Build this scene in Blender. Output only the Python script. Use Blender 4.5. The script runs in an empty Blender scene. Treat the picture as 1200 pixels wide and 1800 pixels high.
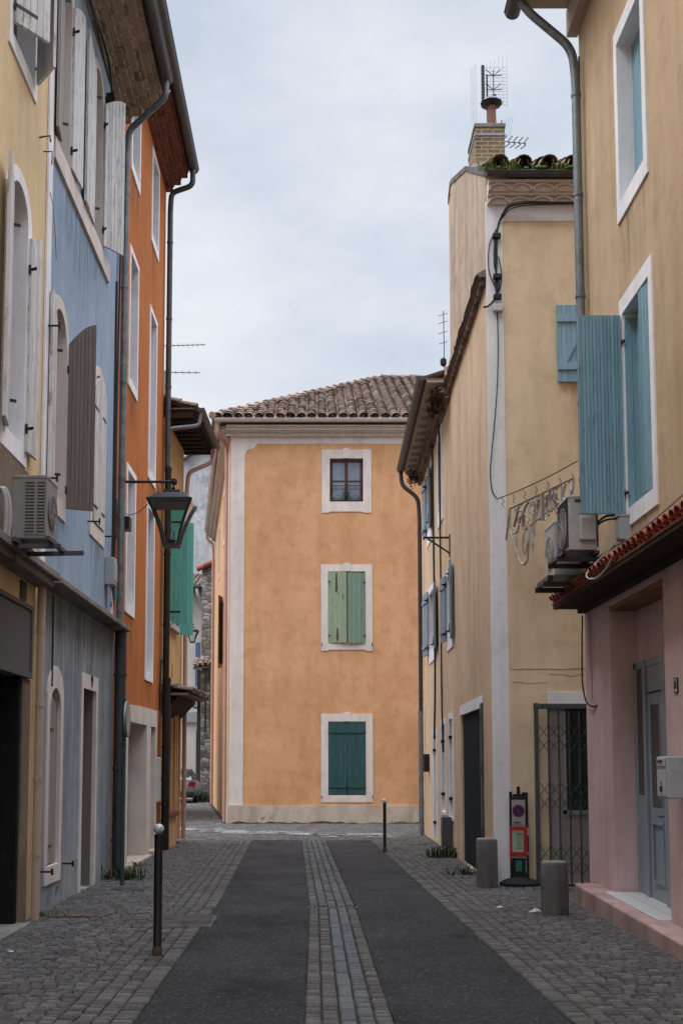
import bpy, math, random
from mathutils import Vector, Matrix
from mathutils.geometry import delaunay_2d_cdt
R = math.radians
rnd = random.Random(7)
scene = bpy.context.scene
COL = scene.collection
T = Matrix.Translation
def RZ(deg): return Matrix.Rotation(R(deg), 4, 'Z')

# ------------------------------------------------------------------ materials
def newmat(name):
    m = bpy.data.materials.new(name); m.use_nodes = True
    nt = m.node_tree; b = nt.nodes['Principled BSDF']
    return m, nt, b
def noise(nt, scale, detail=5, rough=.6, stretch=None, coord='Object'):
    tc = nt.nodes.new('ShaderNodeTexCoord')
    n = nt.nodes.new('ShaderNodeTexNoise'); n.inputs['Scale'].default_value = scale
    n.inputs['Detail'].default_value = detail; n.inputs['Roughness'].default_value = rough
    if stretch:
        mp = nt.nodes.new('ShaderNodeMapping'); mp.inputs['Scale'].default_value = stretch
        nt.links.new(tc.outputs[coord], mp.inputs['Vector']); nt.links.new(mp.outputs[0], n.inputs['Vector'])
    else: nt.links.new(tc.outputs[coord], n.inputs['Vector'])
    return n.outputs['Fac']
def ramp(nt, fac, stops):
    r = nt.nodes.new('ShaderNodeValToRGB'); e = r.color_ramp.elements
    while len(e) < len(stops): e.new(.5)
    for el, (p, c) in zip(e, stops):
        el.position = p; el.color = (c, c, c, 1) if isinstance(c, (int, float)) else (*c, 1)
    nt.links.new(fac, r.inputs[0]); return r.outputs[0]
def mix(nt, fac, a, b, mode='MIX'):
    m = nt.nodes.new('ShaderNodeMix'); m.data_type = 'RGBA'; m.blend_type = mode
    def put(s, v):
        if isinstance(v, (tuple, list)): s.default_value = (*v, 1)
        elif isinstance(v, (int, float)): s.default_value = v
        else: nt.links.new(v, s)
    put(m.inputs[0], fac); put(m.inputs[6], a); put(m.inputs[7], b)
    return m.outputs[2]
def bump(nt, b, height, strength=.3, dist=.01):
    n = nt.nodes.new('ShaderNodeBump'); n.inputs['Strength'].default_value = strength; n.inputs['Distance'].default_value = dist
    nt.links.new(height, n.inputs['Height']); nt.links.new(n.outputs[0], b.inputs['Normal'])
def plaster(name, base, dark, light=None, streak=.5, fine=60, grain=.4, rough=.92, stain=None, blot=.9, sscale=1.1, sz=.3):
    m, nt, b = newmat(name)
    light = light or tuple(min(1, c*1.12) for c in base)
    c = mix(nt, ramp(nt, noise(nt, blot, 6, .62), [(.32, 0), (.68, 1)]), base, light)
    s = ramp(nt, noise(nt, sscale, 7, .68, (2.0, 2.0, sz)), [(.44, 0), (.82, 1)])
    sc = nt.nodes.new('ShaderNodeMath'); sc.operation = 'MULTIPLY'; sc.inputs[1].default_value = streak
    nt.links.new(s, sc.inputs[0])
    c = mix(nt, sc.outputs[0], c, dark)
    d = ramp(nt, noise(nt, 2.6, 8, .7), [(.5, 0), (.75, 1)])
    sd = nt.nodes.new('ShaderNodeMath'); sd.operation = 'MULTIPLY'; sd.inputs[1].default_value = streak*.8
    nt.links.new(d, sd.inputs[0])
    c = mix(nt, sd.outputs[0], c, dark)
    if stain:   # (colour, noise scale, threshold): dirt patches with a shape of their own
        p = ramp(nt, noise(nt, stain[1], 9, .72), [(stain[2], 0), (stain[2]+.1, 1)])
        c = mix(nt, p, c, stain[0])
    f = noise(nt, fine, 4, .7)
    c = mix(nt, grain*.35, c, mix(nt, 1.0, c, ramp(nt, f, [(.3, .5), (.7, 1.3)]), 'MULTIPLY'))
    nt.links.new(c, b.inputs['Base Color']); b.inputs['Roughness'].default_value = rough
    h = nt.nodes.new('ShaderNodeMath'); h.operation = 'ADD'
    nt.links.new(f, h.inputs[0]); nt.links.new(noise(nt, 5, 4, .6), h.inputs[1])
    bump(nt, b, h.outputs[0], .35*grain+.1, .012)
    b.inputs['Specular IOR Level'].default_value = .2
    return m
def paint(name, base, wear, amount=.5, rough=.55, stretch=(9, 9, .7), spec=.35, bumpy=.15):
    m, nt, b = newmat(name)
    c = mix(nt, ramp(nt, noise(nt, 2, 5, .6, stretch), [(.3, 0), (.7, 1)]), base, tuple(x*.84 for x in base))
    at = nt.nodes.new('ShaderNodeAttribute'); at.attribute_name = 'var'
    c = mix(nt, 1.0, c, ramp(nt, at.outputs['Fac'], [(0, .86), (.5, 1), (1, 1.07)]), 'MULTIPLY')
    w = ramp(nt, noise(nt, 5, 8, .75, (stretch[0]*.4, stretch[1]*.4, stretch[2])), [(.66-.26*amount, 0), (.74-.16*amount, 1)])
    c = mix(nt, w, c, wear)
    nt.links.new(c, b.inputs['Base Color']); b.inputs['Roughness'].default_value = rough
    b.inputs['Specular IOR Level'].default_value = spec
    bump(nt, b, noise(nt, 14, 4, .6, stretch), bumpy, .004)
    return m
def metal(name, base, rough=.45, metallic=.6, dirt=None):
    m, nt, b = newmat(name)
    c = mix(nt, ramp(nt, noise(nt, 7, 7, .7), [(.4, 0), (.7, 1)]), base, dirt or tuple(x*.6 for x in base))
    nt.links.new(c, b.inputs['Base Color']); b.inputs['Roughness'].default_value = rough; b.inputs['Metallic'].default_value = metallic
    return m
def varied(name, cols, rough=.9, grain=40, lichen=None, bs=.4, spec=.2):
    """colour picked per piece through the 'var' face attribute (tiles, setts)"""
    m, nt, b = newmat(name)
    a = nt.nodes.new('ShaderNodeAttribute'); a.attribute_name = 'var'
    c = ramp(nt, a.outputs['Fac'], [(i/(len(cols)-1), k) for i, k in enumerate(cols)])
    f = noise(nt, grain, 6, .7)
    c = mix(nt, .8, c, mix(nt, 1.0, c, ramp(nt, f, [(.3, .5), (.7, 1.35)]), 'MULTIPLY'))
    if lichen:
        c = mix(nt, ramp(nt, noise(nt, lichen[1], 8, .75), [(lichen[2], 0), (lichen[2]+.12, 1)]), c, lichen[0])
    nt.links.new(c, b.inputs['Base Color']); b.inputs['Roughness'].default_value = rough
    b.inputs['Specular IOR Level'].default_value = spec
    bump(nt, b, f, bs, .008)
    return m
def flat(name, base, rough=.6, metallic=0, spec=.4):
    m, nt, b = newmat(name)
    c = mix(nt, ramp(nt, noise(nt, 18, 4, .6), [(.35, 0), (.7, 1)]), base, tuple(x*.85 for x in base))
    nt.links.new(c, b.inputs['Base Color']); b.inputs['Roughness'].default_value = rough
    b.inputs['Metallic'].default_value = metallic; b.inputs['Specular IOR Level'].default_value = spec
    return m

M = {}
M['cream'] = plaster('cream_plaster', (.68, .51, .3), (.42, .31, .19), streak=.55)
M['masonry'] = plaster('bare_masonry', (.17, .125, .095), (.07, .055, .045), (.25, .19, .15), streak=.7, fine=25, grain=.9, stain=((.38, .33, .28), 2.2, .6))
M['blue'] = plaster('blue_plaster', (.285, .385, .52), (.19, .235, .305), (.36, .44, .545), streak=.75, stain=((.37, .4, .44), 1.1, .6))
M['bluegrey'] = plaster('blue_grey_plaster', (.25, .285, .335), (.12, .125, .135), (.36, .39, .42), streak=.9, stain=((.1, .1, .105), 1.5, .6))
M['orange'] = plaster('burnt_orange_plaster', (.47, .148, .036), (.28, .08, .02), (.53, .18, .05), streak=.7, fine=22, grain=1.0)
M['ochre'] = plaster('ochre_plaster', (.55, .33, .155), (.33, .19, .1), streak=.6)
M['apricot'] = plaster('apricot_plaster', (.6, .315, .16), (.39, .19, .09), (.68, .39, .21), streak=.75, blot=.55, sscale=.8, sz=.9)
M['pinkside'] = plaster('apricot_side_plaster', (.6, .35, .19), (.42, .24, .14), streak=.5)
M['yellow'] = plaster('straw_plaster', (.78, .595, .4), (.47, .34, .215), (.83, .665, .465), streak=.7, blot=.7, sscale=.9, sz=.7)
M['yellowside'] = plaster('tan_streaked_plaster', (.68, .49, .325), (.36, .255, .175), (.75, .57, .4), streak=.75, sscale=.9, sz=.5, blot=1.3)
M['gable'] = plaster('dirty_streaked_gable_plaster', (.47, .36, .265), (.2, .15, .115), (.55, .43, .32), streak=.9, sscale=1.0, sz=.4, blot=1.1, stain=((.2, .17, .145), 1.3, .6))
M['nearyellow'] = plaster('sand_plaster', (.53, .375, .23), (.33, .225, .14), (.58, .43, .28), streak=.75)
M['pink'] = plaster('dusty_pink_plaster', (.64, .46, .445), (.4, .28, .265), (.7, .51, .495), streak=.75)
M['pinkstep'] = plaster('worn_pink_step', (.42, .285, .255), (.2, .13, .11), (.5, .35, .315), streak=.9, stain=((.2, .15, .12), 3, .6))
M['white'] = plaster('white_limewash', (.84, .82, .84), (.55, .52, .51), (.88, .87, .9), streak=.6)
M['greyreveal'] = plaster('pale_grey_render', (.52, .52, .53), (.4, .4, .4), streak=.3)
M['whitetrim'] = plaster('off_white_stone_trim', (.66, .59, .55), (.4, .35, .31), streak=.6)
M['plinth'] = plaster('weathered_plinth_render', (.5, .42, .34), (.24, .18, .12), (.58, .5, .42), streak=.8, stain=((.12, .1, .06), 1.6, .64))
M['concrete'] = plaster('stained_concrete', (.2, .185, .165), (.075, .07, .06), (.27, .25, .22), streak=.85, stain=((.06, .065, .035), 2.0, .58))
M['granite'] = plaster('granite_post', (.13, .123, .118), (.045, .043, .042), (.21, .2, .19), streak=.9, stain=((.05, .048, .045), 5, .58), fine=90, grain=1.0)
M['cliffgrey'] = plaster('grey_stained_render', (.5, .49, .49), (.25, .25, .26), (.6, .59, .6), streak=.8, stain=((.33, .33, .34), .8, .5))
M['alleywhite'] = plaster('alley_white_render', (.6, .55, .5), (.36, .32, .29), streak=.6)
M['shutwhite'] = paint('white_shutter_paint', (.66, .645, .64), (.3, .26, .23), .6)
M['shutgrey'] = paint('greyed_shutter_paint', (.30, .275, .255), (.2, .17, .15), .5)
M['shuttaupe'] = paint('taupe_shutter_wood', (.155, .13, .115), (.1, .08, .07), .5)
M['shutteal'] = paint('turquoise_shutter_paint', (.135, .46, .39), (.08, .3, .26), .5)
M['shutsage'] = paint('sage_shutter_paint', (.26, .33, .22), (.06, .07, .05), .34)
M['shutsage2'] = paint('bluish_sage_shutter_paint', (.185, .265, .205), (.09, .12, .1), .4)
M['shutpine'] = paint('pine_green_shutter_paint', (.022, .078, .082), (.05, .115, .115), .5)
M['shutsky'] = paint('sky_blue_shutter_paint', (.27, .43, .56), (.2, .31, .4), .3)
M['shutblue'] = paint('weathered_blue_shutter_paint', (.215, .375, .45), (.1, .18, .23), .45)
M['shutslate'] = paint('slate_blue_shutter_paint', (.24, .31, .38), (.12, .15, .19), .5)
M['shutbrown'] = paint('brown_shutter_wood', (.09, .055, .04), (.05, .03, .02), .4)
M['woodframe'] = paint('red_brown_window_wood', (.07, .026, .018), (.22, .09, .045), .42, rough=.4)
M['greyframe'] = paint('grey_window_wood', (.22, .2, .19), (.12, .1, .09), .4)
M['garage'] = paint('dark_slate_garage_paint', (.022, .029, .038), (.017, .021, .027), .3, rough=.85, spec=.08)
M['doorgrey'] = paint('grey_blue_door_paint', (.28, .335, .38), (.21, .25, .285), .2, rough=.45, bumpy=.04)
M['doorpale'] = paint('pale_grey_door_paint', (.42, .40, .385), (.3, .28, .26), .3)
M['doortaupe'] = paint('taupe_door_paint', (.2, .18, .165), (.13, .11, .1), .3)
M['bluedoor'] = paint('alley_blue_paint', (.09, .18, .33), (.07, .13, .23), .2)
M['panelgrey'] = flat('grey_roller_panel', (.12, .12, .124), .75, spec=.15)
M['blackdoor'] = paint('black_door_paint', (.018, .018, .019), (.05, .046, .042), .3, rough=.8, spec=.06)
M['zinc'] = metal('zinc', (.24, .26, .29), .5, .55, (.13, .14, .155))
M['zincdark'] = metal('dark_zinc', (.1, .102, .108), .5, .5, (.055, .055, .06))
M['zincblue'] = metal('bluish_zinc_pipe', (.2, .225, .24), .5, .4, (.1, .11, .12))
M['castiron'] = metal('cast_iron_pipe', (.055, .06, .07), .5, .3, (.03, .03, .034))
M['blackmetal'] = metal('black_metal', (.014, .015, .017), .42, .3, (.022, .02, .018))
M['lampmetal'] = metal('dark_lamp_metal', (.03, .034, .042), .4, .3, (.018, .02, .024))
M['rusty'] = metal('rusty_iron', (.13, .07, .045), .7, .2, (.06, .035, .025))
M['pinkpipe'] = flat('salmon_pipe_paint', (.50, .30, .235), .6)
M['beigepipe'] = flat('beige_pipe_paint', (.48, .36, .28), .6)
M['whitepipe'] = flat('white_pipe_paint', (.55, .54, .53), .5)
M['gatemetal'] = metal('grey_gate_metal', (.085, .092, .104), .55, .3, (.05, .055, .062))
M['greenpole'] = metal('green_sign_pole', (.035, .085, .075), .5, .2, (.025, .05, .045))
M['signback'] = metal('sign_back', (.33, .36, .35), .5, .5, (.22, .24, .24))
M['acwhite'] = flat('off_white_casing', (.44, .425, .405), .5)
M['accasing'] = flat('greige_casing', (.27, .255, .245), .55)
M['acdark'] = flat('dark_coil', (.035, .035, .037), .6)
M['plasticgrey'] = flat('grey_plastic_box', (.36, .38, .4), .5)
M['mailgrey'] = flat('light_grey_enamel', (.46, .47, .49), .35)
M['rubber'] = flat('black_rubber', (.009, .009, .01), .75)
M['cable'] = flat('black_cable', (.012, .012, .014), .6)
M['whitecable'] = flat('white_cable', (.5, .5, .5), .6)
M['brass'] = metal('brass', (.28, .19, .08), .4, .8)
M['silver'] = metal('silver_garland', (.5, .46, .42), .65, .3, (.2, .16, .13))
M['browngarland'] = flat('brown_garland_tube', (.3, .235, .19), .5)
M['ballwhite'] = metal('silver_ball', (.55, .56, .58), .4, .15, (.42, .43, .44))
M['red'] = flat('red_plastic', (.42, .012, .018), .5)
M['signblue'] = flat('sign_blue', (.012, .014, .13), .5)
M['signred'] = flat('sign_red', (.17, .008, .015), .5)
M['signwhite'] = flat('sign_white', (.34, .33, .34), .5)
M['palegreen'] = flat('pale_green_paper', (.34, .45, .33), .8)
M['tealpaper'] = flat('teal_paper', (.04, .24, .17), .8)
M['ink'] = flat('dark_ink', (.03, .035, .03), .8)
M['paper'] = flat('crumpled_paper', (.62, .57, .6), .85)
M['tilefloor'] = flat('white_step_tile', (.62, .61, .6), .4)
M['wood'] = paint('old_eave_wood', (.06, .045, .034), (.025, .019, .015), .5, rough=.9, spec=.1)
M['soffit'] = paint('brown_soffit', (.2, .085, .035), (.12, .05, .025), .4)
M['carsilver'] = metal('silver_car_paint', (.2, .185, .185), .3, .5, (.3, .28, .28))
M['taillight'] = flat('tail_light_red', (.2, .008, .014), .2)
M['tile'] = varied('canal_tile', [(.09, .065, .055), (.27, .195, .155), (.42, .32, .265), (.18, .12, .095), (.36, .25, .2), (.24, .18, .15)], lichen=((.1, .09, .07), 4, .57))
M['oldtile'] = varied('mossy_old_tile', [(.15, .11, .085), (.3, .225, .175), (.13, .1, .08), (.36, .27, .21)], lichen=((.06, .058, .045), 6, .56))
M['redtile'] = varied('red_clay_tile', [(.30, .075, .05), (.4, .11, .07), (.2, .055, .04), (.35, .1, .06), (.13, .05, .04)], lichen=((.07, .045, .035), 5, .6))
M['potclay'] = flat('sooty_pot_clay', (.24, .125, .095), .9, spec=.1)
M['browngenoise'] = varied('brown_genoise_tile', [(.3, .23, .18), (.4, .32, .25), (.22, .17, .13), (.46, .37, .29)], lichen=((.08, .06, .045), 5, .56))
M['redgenoise'] = varied('brick_red_genoise_tile', [(.17, .07, .05), (.24, .1, .07), (.13, .055, .042), (.21, .09, .065)], lichen=((.12, .05, .035), 6, .62))
M['palegenoise'] = plaster('painted_genoise', (.62, .545, .49), (.42, .36, .32), streak=.4)
M['greygenoise'] = plaster('grey_beige_genoise', (.66, .57, .52), (.42, .35, .31), streak=.5)
M['mortar'] = plaster('eave_mortar', (.42, .36, .3), (.26, .22, .18), streak=.4)
M['redmortar'] = plaster('eave_red_mortar', (.42, .2, .13), (.3, .13, .08), streak=.4)
M['sett'] = varied('granite_sett', [(.075, .071, .069), (.122, .115, .11), (.095, .091, .089), (.158, .148, .142), (.108, .098, .091)], .85, 45, bs=.9, spec=.14, lichen=((.05, .047, .042), 1.6, .57))
M['settblue'] = varied('blue_grey_sett', [(.1, .102, .108), (.15, .154, .161), (.122, .126, .134)], .85, 55, bs=.6, spec=.12)
M['joint'] = plaster('dark_joint_sand', (.022, .02, .018), (.013, .012, .011), (.034, .03, .026), streak=.5, fine=120, grain=1)
M['leaf'] = varied('weed_leaf', [(.022, .045, .012), (.035, .065, .015), (.075, .07, .035), (.045, .08, .02)], .7)
M['moss'] = varied('roof_moss', [(.06, .1, .02), (.12, .19, .03), (.2, .23, .06), (.12, .1, .05)], .9)
M['darkweed'] = varied('dark_dry_weed', [(.02, .016, .012), (.04, .03, .02)], .9)

def m_asphalt():
    m, nt, b = newmat('worn_asphalt')
    c = mix(nt, ramp(nt, noise(nt, .7, 6, .6), [(.3, 0), (.7, 1)]), (.024, .0238, .026), (.046, .045, .0475))
    f = noise(nt, 34, 6, .85)
    c = mix(nt, ramp(nt, f, [(.55, 0), (.63, 1)]), c, (.16, .157, .16))
    c = mix(nt, ramp(nt, noise(nt, 40, 5, .85), [(.34, 1), (.45, 0)]), c, (.009, .009, .009))
    c = mix(nt, ramp(nt, noise(nt, 1.3, 8, .75, (1, .6, 1)), [(.54, 0), (.62, .6)]), c, (.017, .0165, .017))
    nt.links.new(c, b.inputs['Base Color']); b.inputs['Specular IOR Level'].default_value = .12
    nt.links.new(ramp(nt, noise(nt, 1.1, 5), [(.3, .75), (.7, .95)]), b.inputs['Roughness'])
    bump(nt, b, f, .8, .012); return m
M['asphalt'] = m_asphalt()
def m_brick():
    m, nt, b = newmat('tan_chimney_brick')
    tc = nt.nodes.new('ShaderNodeTexCoord'); sx = nt.nodes.new('ShaderNodeSeparateXYZ'); cx = nt.nodes.new('ShaderNodeCombineXYZ')
    ad = nt.nodes.new('ShaderNodeMath'); ad.operation = 'ADD'
    nt.links.new(tc.outputs['Object'], sx.inputs[0]); nt.links.new(sx.outputs[0], ad.inputs[0]); nt.links.new(sx.outputs[1], ad.inputs[1])
    nt.links.new(ad.outputs[0], cx.inputs[0]); nt.links.new(sx.outputs[2], cx.inputs[1])
    t = nt.nodes.new('ShaderNodeTexBrick'); nt.links.new(cx.outputs[0], t.inputs['Vector'])
    t.inputs['Color1'].default_value = (.2, .13, .07, 1); t.inputs['Color2'].default_value = (.1, .068, .042, 1); t.inputs['Mortar'].default_value = (.38, .3, .2, 1)
    t.inputs['Scale'].default_value = 1; t.inputs['Brick Width'].default_value = .2; t.inputs['Row Height'].default_value = .068; t.inputs['Mortar Size'].default_value = .007
    f = noise(nt, 30, 6, .7)
    c = mix(nt, .8, t.outputs['Color'], mix(nt, 1, t.outputs['Color'], ramp(nt, f, [(.3, .5), (.7, 1.4)]), 'MULTIPLY'))
    nt.links.new(c, b.inputs['Base Color']); b.inputs['Roughness'].default_value = .9
    bump(nt, b, t.outputs['Fac'], -.5, .01); return m
M['brick'] = m_brick()
def m_rubble():
    m, nt, b = newmat('rubble_stone')
    tc = nt.nodes.new('ShaderNodeTexCoord'); mp = nt.nodes.new('ShaderNodeMapping'); mp.inputs['Scale'].default_value = (1, 1, 1.8)
    v = nt.nodes.new('ShaderNodeTexVoronoi'); v.inputs['Scale'].default_value = 3.0
    v2 = nt.nodes.new('ShaderNodeTexVoronoi'); v2.feature = 'DISTANCE_TO_EDGE'; v2.inputs['Scale'].default_value = 3.0
    nt.links.new(tc.outputs['Object'], mp.inputs[0]); nt.links.new(mp.outputs[0], v.inputs['Vector']); nt.links.new(mp.outputs[0], v2.inputs['Vector'])
    bw = nt.nodes.new('ShaderNodeRGBToBW'); nt.links.new(v.outputs['Color'], bw.inputs[0])
    c = ramp(nt, bw.outputs[0], [(.2, (.12, .1, .085)), (.5, (.25, .21, .18)), (.8, (.36, .31, .27))])
    c = mix(nt, ramp(nt, v2.outputs['Distance'], [(.02, 1), (.09, 0)]), c, (.1, .085, .075))
    nt.links.new(c, b.inputs['Base Color']); b.inputs['Roughness'].default_value = .95
    bump(nt, b, v2.outputs['Distance'], .8, .05); return m
M['rubble'] = m_rubble()
def m_glass(name, base, rough=.06, curtain=None):
    m, nt, b = newmat(name)
    c = ramp(nt, noise(nt, 3, 3, .5), [(.3, base), (.7, tuple(x*1.5 for x in base))])
    nt.links.new(c, b.inputs['Base Color']); b.inputs['Roughness'].default_value = rough; b.inputs['Specular IOR Level'].default_value = .8
    return m
M['glass'] = m_glass('dark_window_glass', (.02, .024, .028))
M['glassblue'] = m_glass('curtained_window_glass', (.14, .17, .21), .12)
M['glassgreen'] = m_glass('dark_green_glass', (.012, .03, .032), .15)
def m_clear():
    m = bpy.data.materials.new('clear_lamp_glass'); m.use_nodes = True; nt = m.node_tree; nt.nodes.clear()
    o = nt.nodes.new('ShaderNodeOutputMaterial'); mx = nt.nodes.new('ShaderNodeMixShader'); t = nt.nodes.new('ShaderNodeBsdfTransparent'); g = nt.nodes.new('ShaderNodeBsdfGlossy')
    t.inputs[0].default_value = (.9, .93, .93, 1); g.inputs['Roughness'].default_value = .08; fr = nt.nodes.new('ShaderNodeFresnel'); fr.inputs[0].default_value = 1.45
    nt.links.new(fr.outputs[0], mx.inputs[0]); nt.links.new(t.outputs[0], mx.inputs[1]); nt.links.new(g.outputs[0], mx.inputs[2]); nt.links.new(mx.outputs[0], o.inputs[0]); return m
M['clear'] = m_clear()
def m_worn_paint():
    m = bpy.data.materials.new('worn_road_paint'); m.use_nodes = True; nt = m.node_tree; b = nt.nodes['Principled BSDF']; o = nt.nodes['Material Output']
    b.inputs['Base Color'].default_value = (.36, .36, .37, 1); b.inputs['Roughness'].default_value = .8
    t = nt.nodes.new('ShaderNodeBsdfTransparent'); mx = nt.nodes.new('ShaderNodeMixShader')
    f = ramp(nt, noise(nt, 9, 8, .8), [(.4, 0), (.52, 1)])
    nt.links.new(f, mx.inputs[0]); nt.links.new(t.outputs[0], mx.inputs[1]); nt.links.new(b.outputs[0], mx.inputs[2]); nt.links.new(mx.outputs[0], o.inputs[0]); return m
M['roadpaint'] = m_worn_paint()
def m_rain(name, col, dens):
    m = bpy.data.materials.new(name); m.use_nodes = True; nt = m.node_tree; b = nt.nodes['Principled BSDF']; o = nt.nodes['Material Output']
    b.inputs['Base Color'].default_value = (*col, 1); b.inputs['Roughness'].default_value = .95; b.inputs['Specular IOR Level'].default_value = .1
    t = nt.nodes.new('ShaderNodeBsdfTransparent'); mx = nt.nodes.new('ShaderNodeMixShader')
    f = ramp(nt, noise(nt, 1.4, 6, .7, (7, 7, .35)), [(.42, 0), (.75, dens)])
    uv = nt.nodes.new('ShaderNodeTexCoord'); sp = nt.nodes.new('ShaderNodeSeparateXYZ'); nt.links.new(uv.outputs['Generated'], sp.inputs[0])
    ml = nt.nodes.new('ShaderNodeMath'); ml.operation = 'MULTIPLY'; nt.links.new(f, ml.inputs[0]); nt.links.new(sp.outputs[2], ml.inputs[1])
    s1 = nt.nodes.new('ShaderNodeMath'); s1.operation = 'MULTIPLY_ADD'; s1.inputs[1].default_value = -1; s1.inputs[2].default_value = 1; nt.links.new(sp.outputs[0], s1.inputs[0])
    s2 = nt.nodes.new('ShaderNodeMath'); s2.operation = 'MULTIPLY'; nt.links.new(sp.outputs[0], s2.inputs[0]); nt.links.new(s1.outputs[0], s2.inputs[1])
    s3 = nt.nodes.new('ShaderNodeMath'); s3.operation = 'MULTIPLY'; s3.inputs[1].default_value = 5; s3.use_clamp = True; nt.links.new(s2.outputs[0], s3.inputs[0])
    s4 = nt.nodes.new('ShaderNodeMath'); s4.operation = 'MULTIPLY'; nt.links.new(s3.outputs[0], s4.inputs[0]); nt.links.new(ml.outputs[0], s4.inputs[1])
    nt.links.new(s4.outputs[0], mx.inputs[0]); nt.links.new(t.outputs[0], mx.inputs[1]); nt.links.new(b.outputs[0], mx.inputs[2]); nt.links.new(mx.outputs[0], o.inputs[0]); return m
M['rain'] = m_rain('rain_streak_dirt', (.1, .075, .055), .34)
def rain(h, u0, u1, z0, z1, X=None):
    b = B(X); b.box(u0, u1, -.0035, -.002, z0, z1); return obj('rain_stain', b, 'rain', h.root)

# ------------------------------------------------------------------ mesh builder
class B:
    def __init__(s, X=None): s.v = []; s.f = []; s.a = []; s.X = X or Matrix.Identity(4); s.var = .5
    def add(s, vs, fs):
        o = len(s.v); s.v += [tuple(s.X @ Vector(p)) for p in vs]
        s.f += [tuple(i+o for i in f) for f in fs]; s.a += [s.var]*len(fs); return s
    def box(s, x0, x1, y0, y1, z0, z1):
        x0, x1 = min(x0, x1), max(x0, x1); y0, y1 = min(y0, y1), max(y0, y1); z0, z1 = min(z0, z1), max(z0, z1)
        return s.add([(x0, y0, z0), (x1, y0, z0), (x1, y1, z0), (x0, y1, z0), (x0, y0, z1), (x1, y0, z1), (x1, y1, z1), (x0, y1, z1)],
                     [(0, 3, 2, 1), (4, 5, 6, 7), (0, 1, 5, 4), (1, 2, 6, 5), (2, 3, 7, 6), (3, 0, 4, 7)])
    def hexa(s, p):  # 8 points, bottom ring then top ring
        return s.add(p, [(0, 3, 2, 1), (4, 5, 6, 7), (0, 1, 5, 4), (1, 2, 6, 5), (2, 3, 7, 6), (3, 0, 4, 7)])
    def bar(s, p, q, w, h, up=(0, 0, 1)):
        p, q = Vector(p), Vector(q); d = (q-p).normalized(); u = Vector(up)
        if abs(d.dot(u)) > .98: u = Vector((0, 1, 0))
        r = d.cross(u).normalized(); u = r.cross(d).normalized(); r *= w/2; u *= h/2
        return s.hexa([p-r-u, p+r-u, p+r+u, p-r+u, q-r-u, q+r-u, q+r+u, q-r+u])
    def tube(s, pts, r, seg=8, caps=True):
        pts = [Vector(p) for p in pts]; n = len(pts); rs = r if isinstance(r, (list, tuple)) else [r]*n
        vs = []; nrm = None
        for i, p in enumerate(pts):
            d = ((pts[min(i+1, n-1)]-p).normalized() + (p-pts[max(i-1, 0)]).normalized())
            if d.length < 1e-6: d = Vector((0, 0, 1))
            d.normalize()
            if nrm is None: nrm = d.orthogonal().normalized()
            nrm = (nrm - d*nrm.dot(d))
            if nrm.length < 1e-6: nrm = d.orthogonal()
            nrm.normalize(); b = d.cross(nrm)
            for k in range(seg):
                a = 2*math.pi*k/seg; vs.append(p + (nrm*math.cos(a) + b*math.sin(a))*rs[i])
        fs = [(i*seg+k, i*seg+(k+1) % seg, (i+1)*seg+(k+1) % seg, (i+1)*seg+k) for i in range(n-1) for k in range(seg)]
        if caps: fs += [tuple(range(seg-1, -1, -1)), tuple((n-1)*seg+k for k in range(seg))]
        return s.add(vs, fs)
    def lathe(s, prof, c=(0, 0, 0), seg=20, sy=1):
        vs = []; n = len(prof)
        for r, z in prof:
            for k in range(seg):
                a = 2*math.pi*k/seg; vs.append((c[0]+r*math.cos(a), c[1]+sy*r*math.sin(a), c[2]+z))
        fs = [(i*seg+k, i*seg+(k+1) % seg, (i+1)*seg+(k+1) % seg, (i+1)*seg+k) for i in range(n-1) for k in range(seg)]
        fs += [tuple(range(seg-1, -1, -1)), tuple((n-1)*seg+k for k in range(seg))]
        return s.add(vs, fs)
    def prism(s, outer, holes=(), y0=0, y1=.3):
        """polygon in the x-z plane with holes, from y0 (outside) to y1"""
        loops = [outer] + list(holes); pts = []; edges = []; idx = []
        for L in loops:
            o = len(pts); pts += [Vector(p) for p in L]; idx.append(o); edges += [(o+i, o+(i+1) % len(L)) for i in range(len(L))]
        V, E_, F_, *_r = delaunay_2d_cdt(pts, edges, [], 0, 1e-6)
        def inside(p, L):
            c = False; j = len(L)-1
            for i in range(len(L)):
                if (L[i][1] > p[1]) != (L[j][1] > p[1]) and p[0] < (L[j][0]-L[i][0])*(p[1]-L[i][1])/(L[j][1]-L[i][1])+L[i][0]: c = not c
                j = i
            return c
        fs = []
        for f in F_:
            c = sum((V[i] for i in f), Vector((0, 0)))/len(f)
            if inside(c, outer) and not any(inside(c, h) for h in holes):
                a = sum(V[f[i]].x*V[f[(i+1) % len(f)]].y - V[f[(i+1) % len(f)]].x*V[f[i]].y for i in range(len(f)))
                fs.append(tuple(f) if a > 0 else tuple(reversed(f)))
        n = len(V); vs = [(p.x, y0, p.y) for p in V] + [(p.x, y1, p.y) for p in V]
        out = list(fs) + [tuple(i+n for i in reversed(f)) for f in fs]
        s.add(vs, out)
        for k, L in enumerate(loops):
            m = len(L); w = [(p[0], y0, p[1]) for p in L] + [(p[0], y1, p[1]) for p in L]
            a = sum(L[i][0]*L[(i+1) % m][1]-L[(i+1) % m][0]*L[i][1] for i in range(m))
            ff = [(i, i+m, (i+1) % m+m, (i+1) % m) for i in range(m)]
            if (a > 0) != (k == 0): ff = [tuple(reversed(f)) for f in ff]
            s.add(w, ff)
        return s
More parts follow.
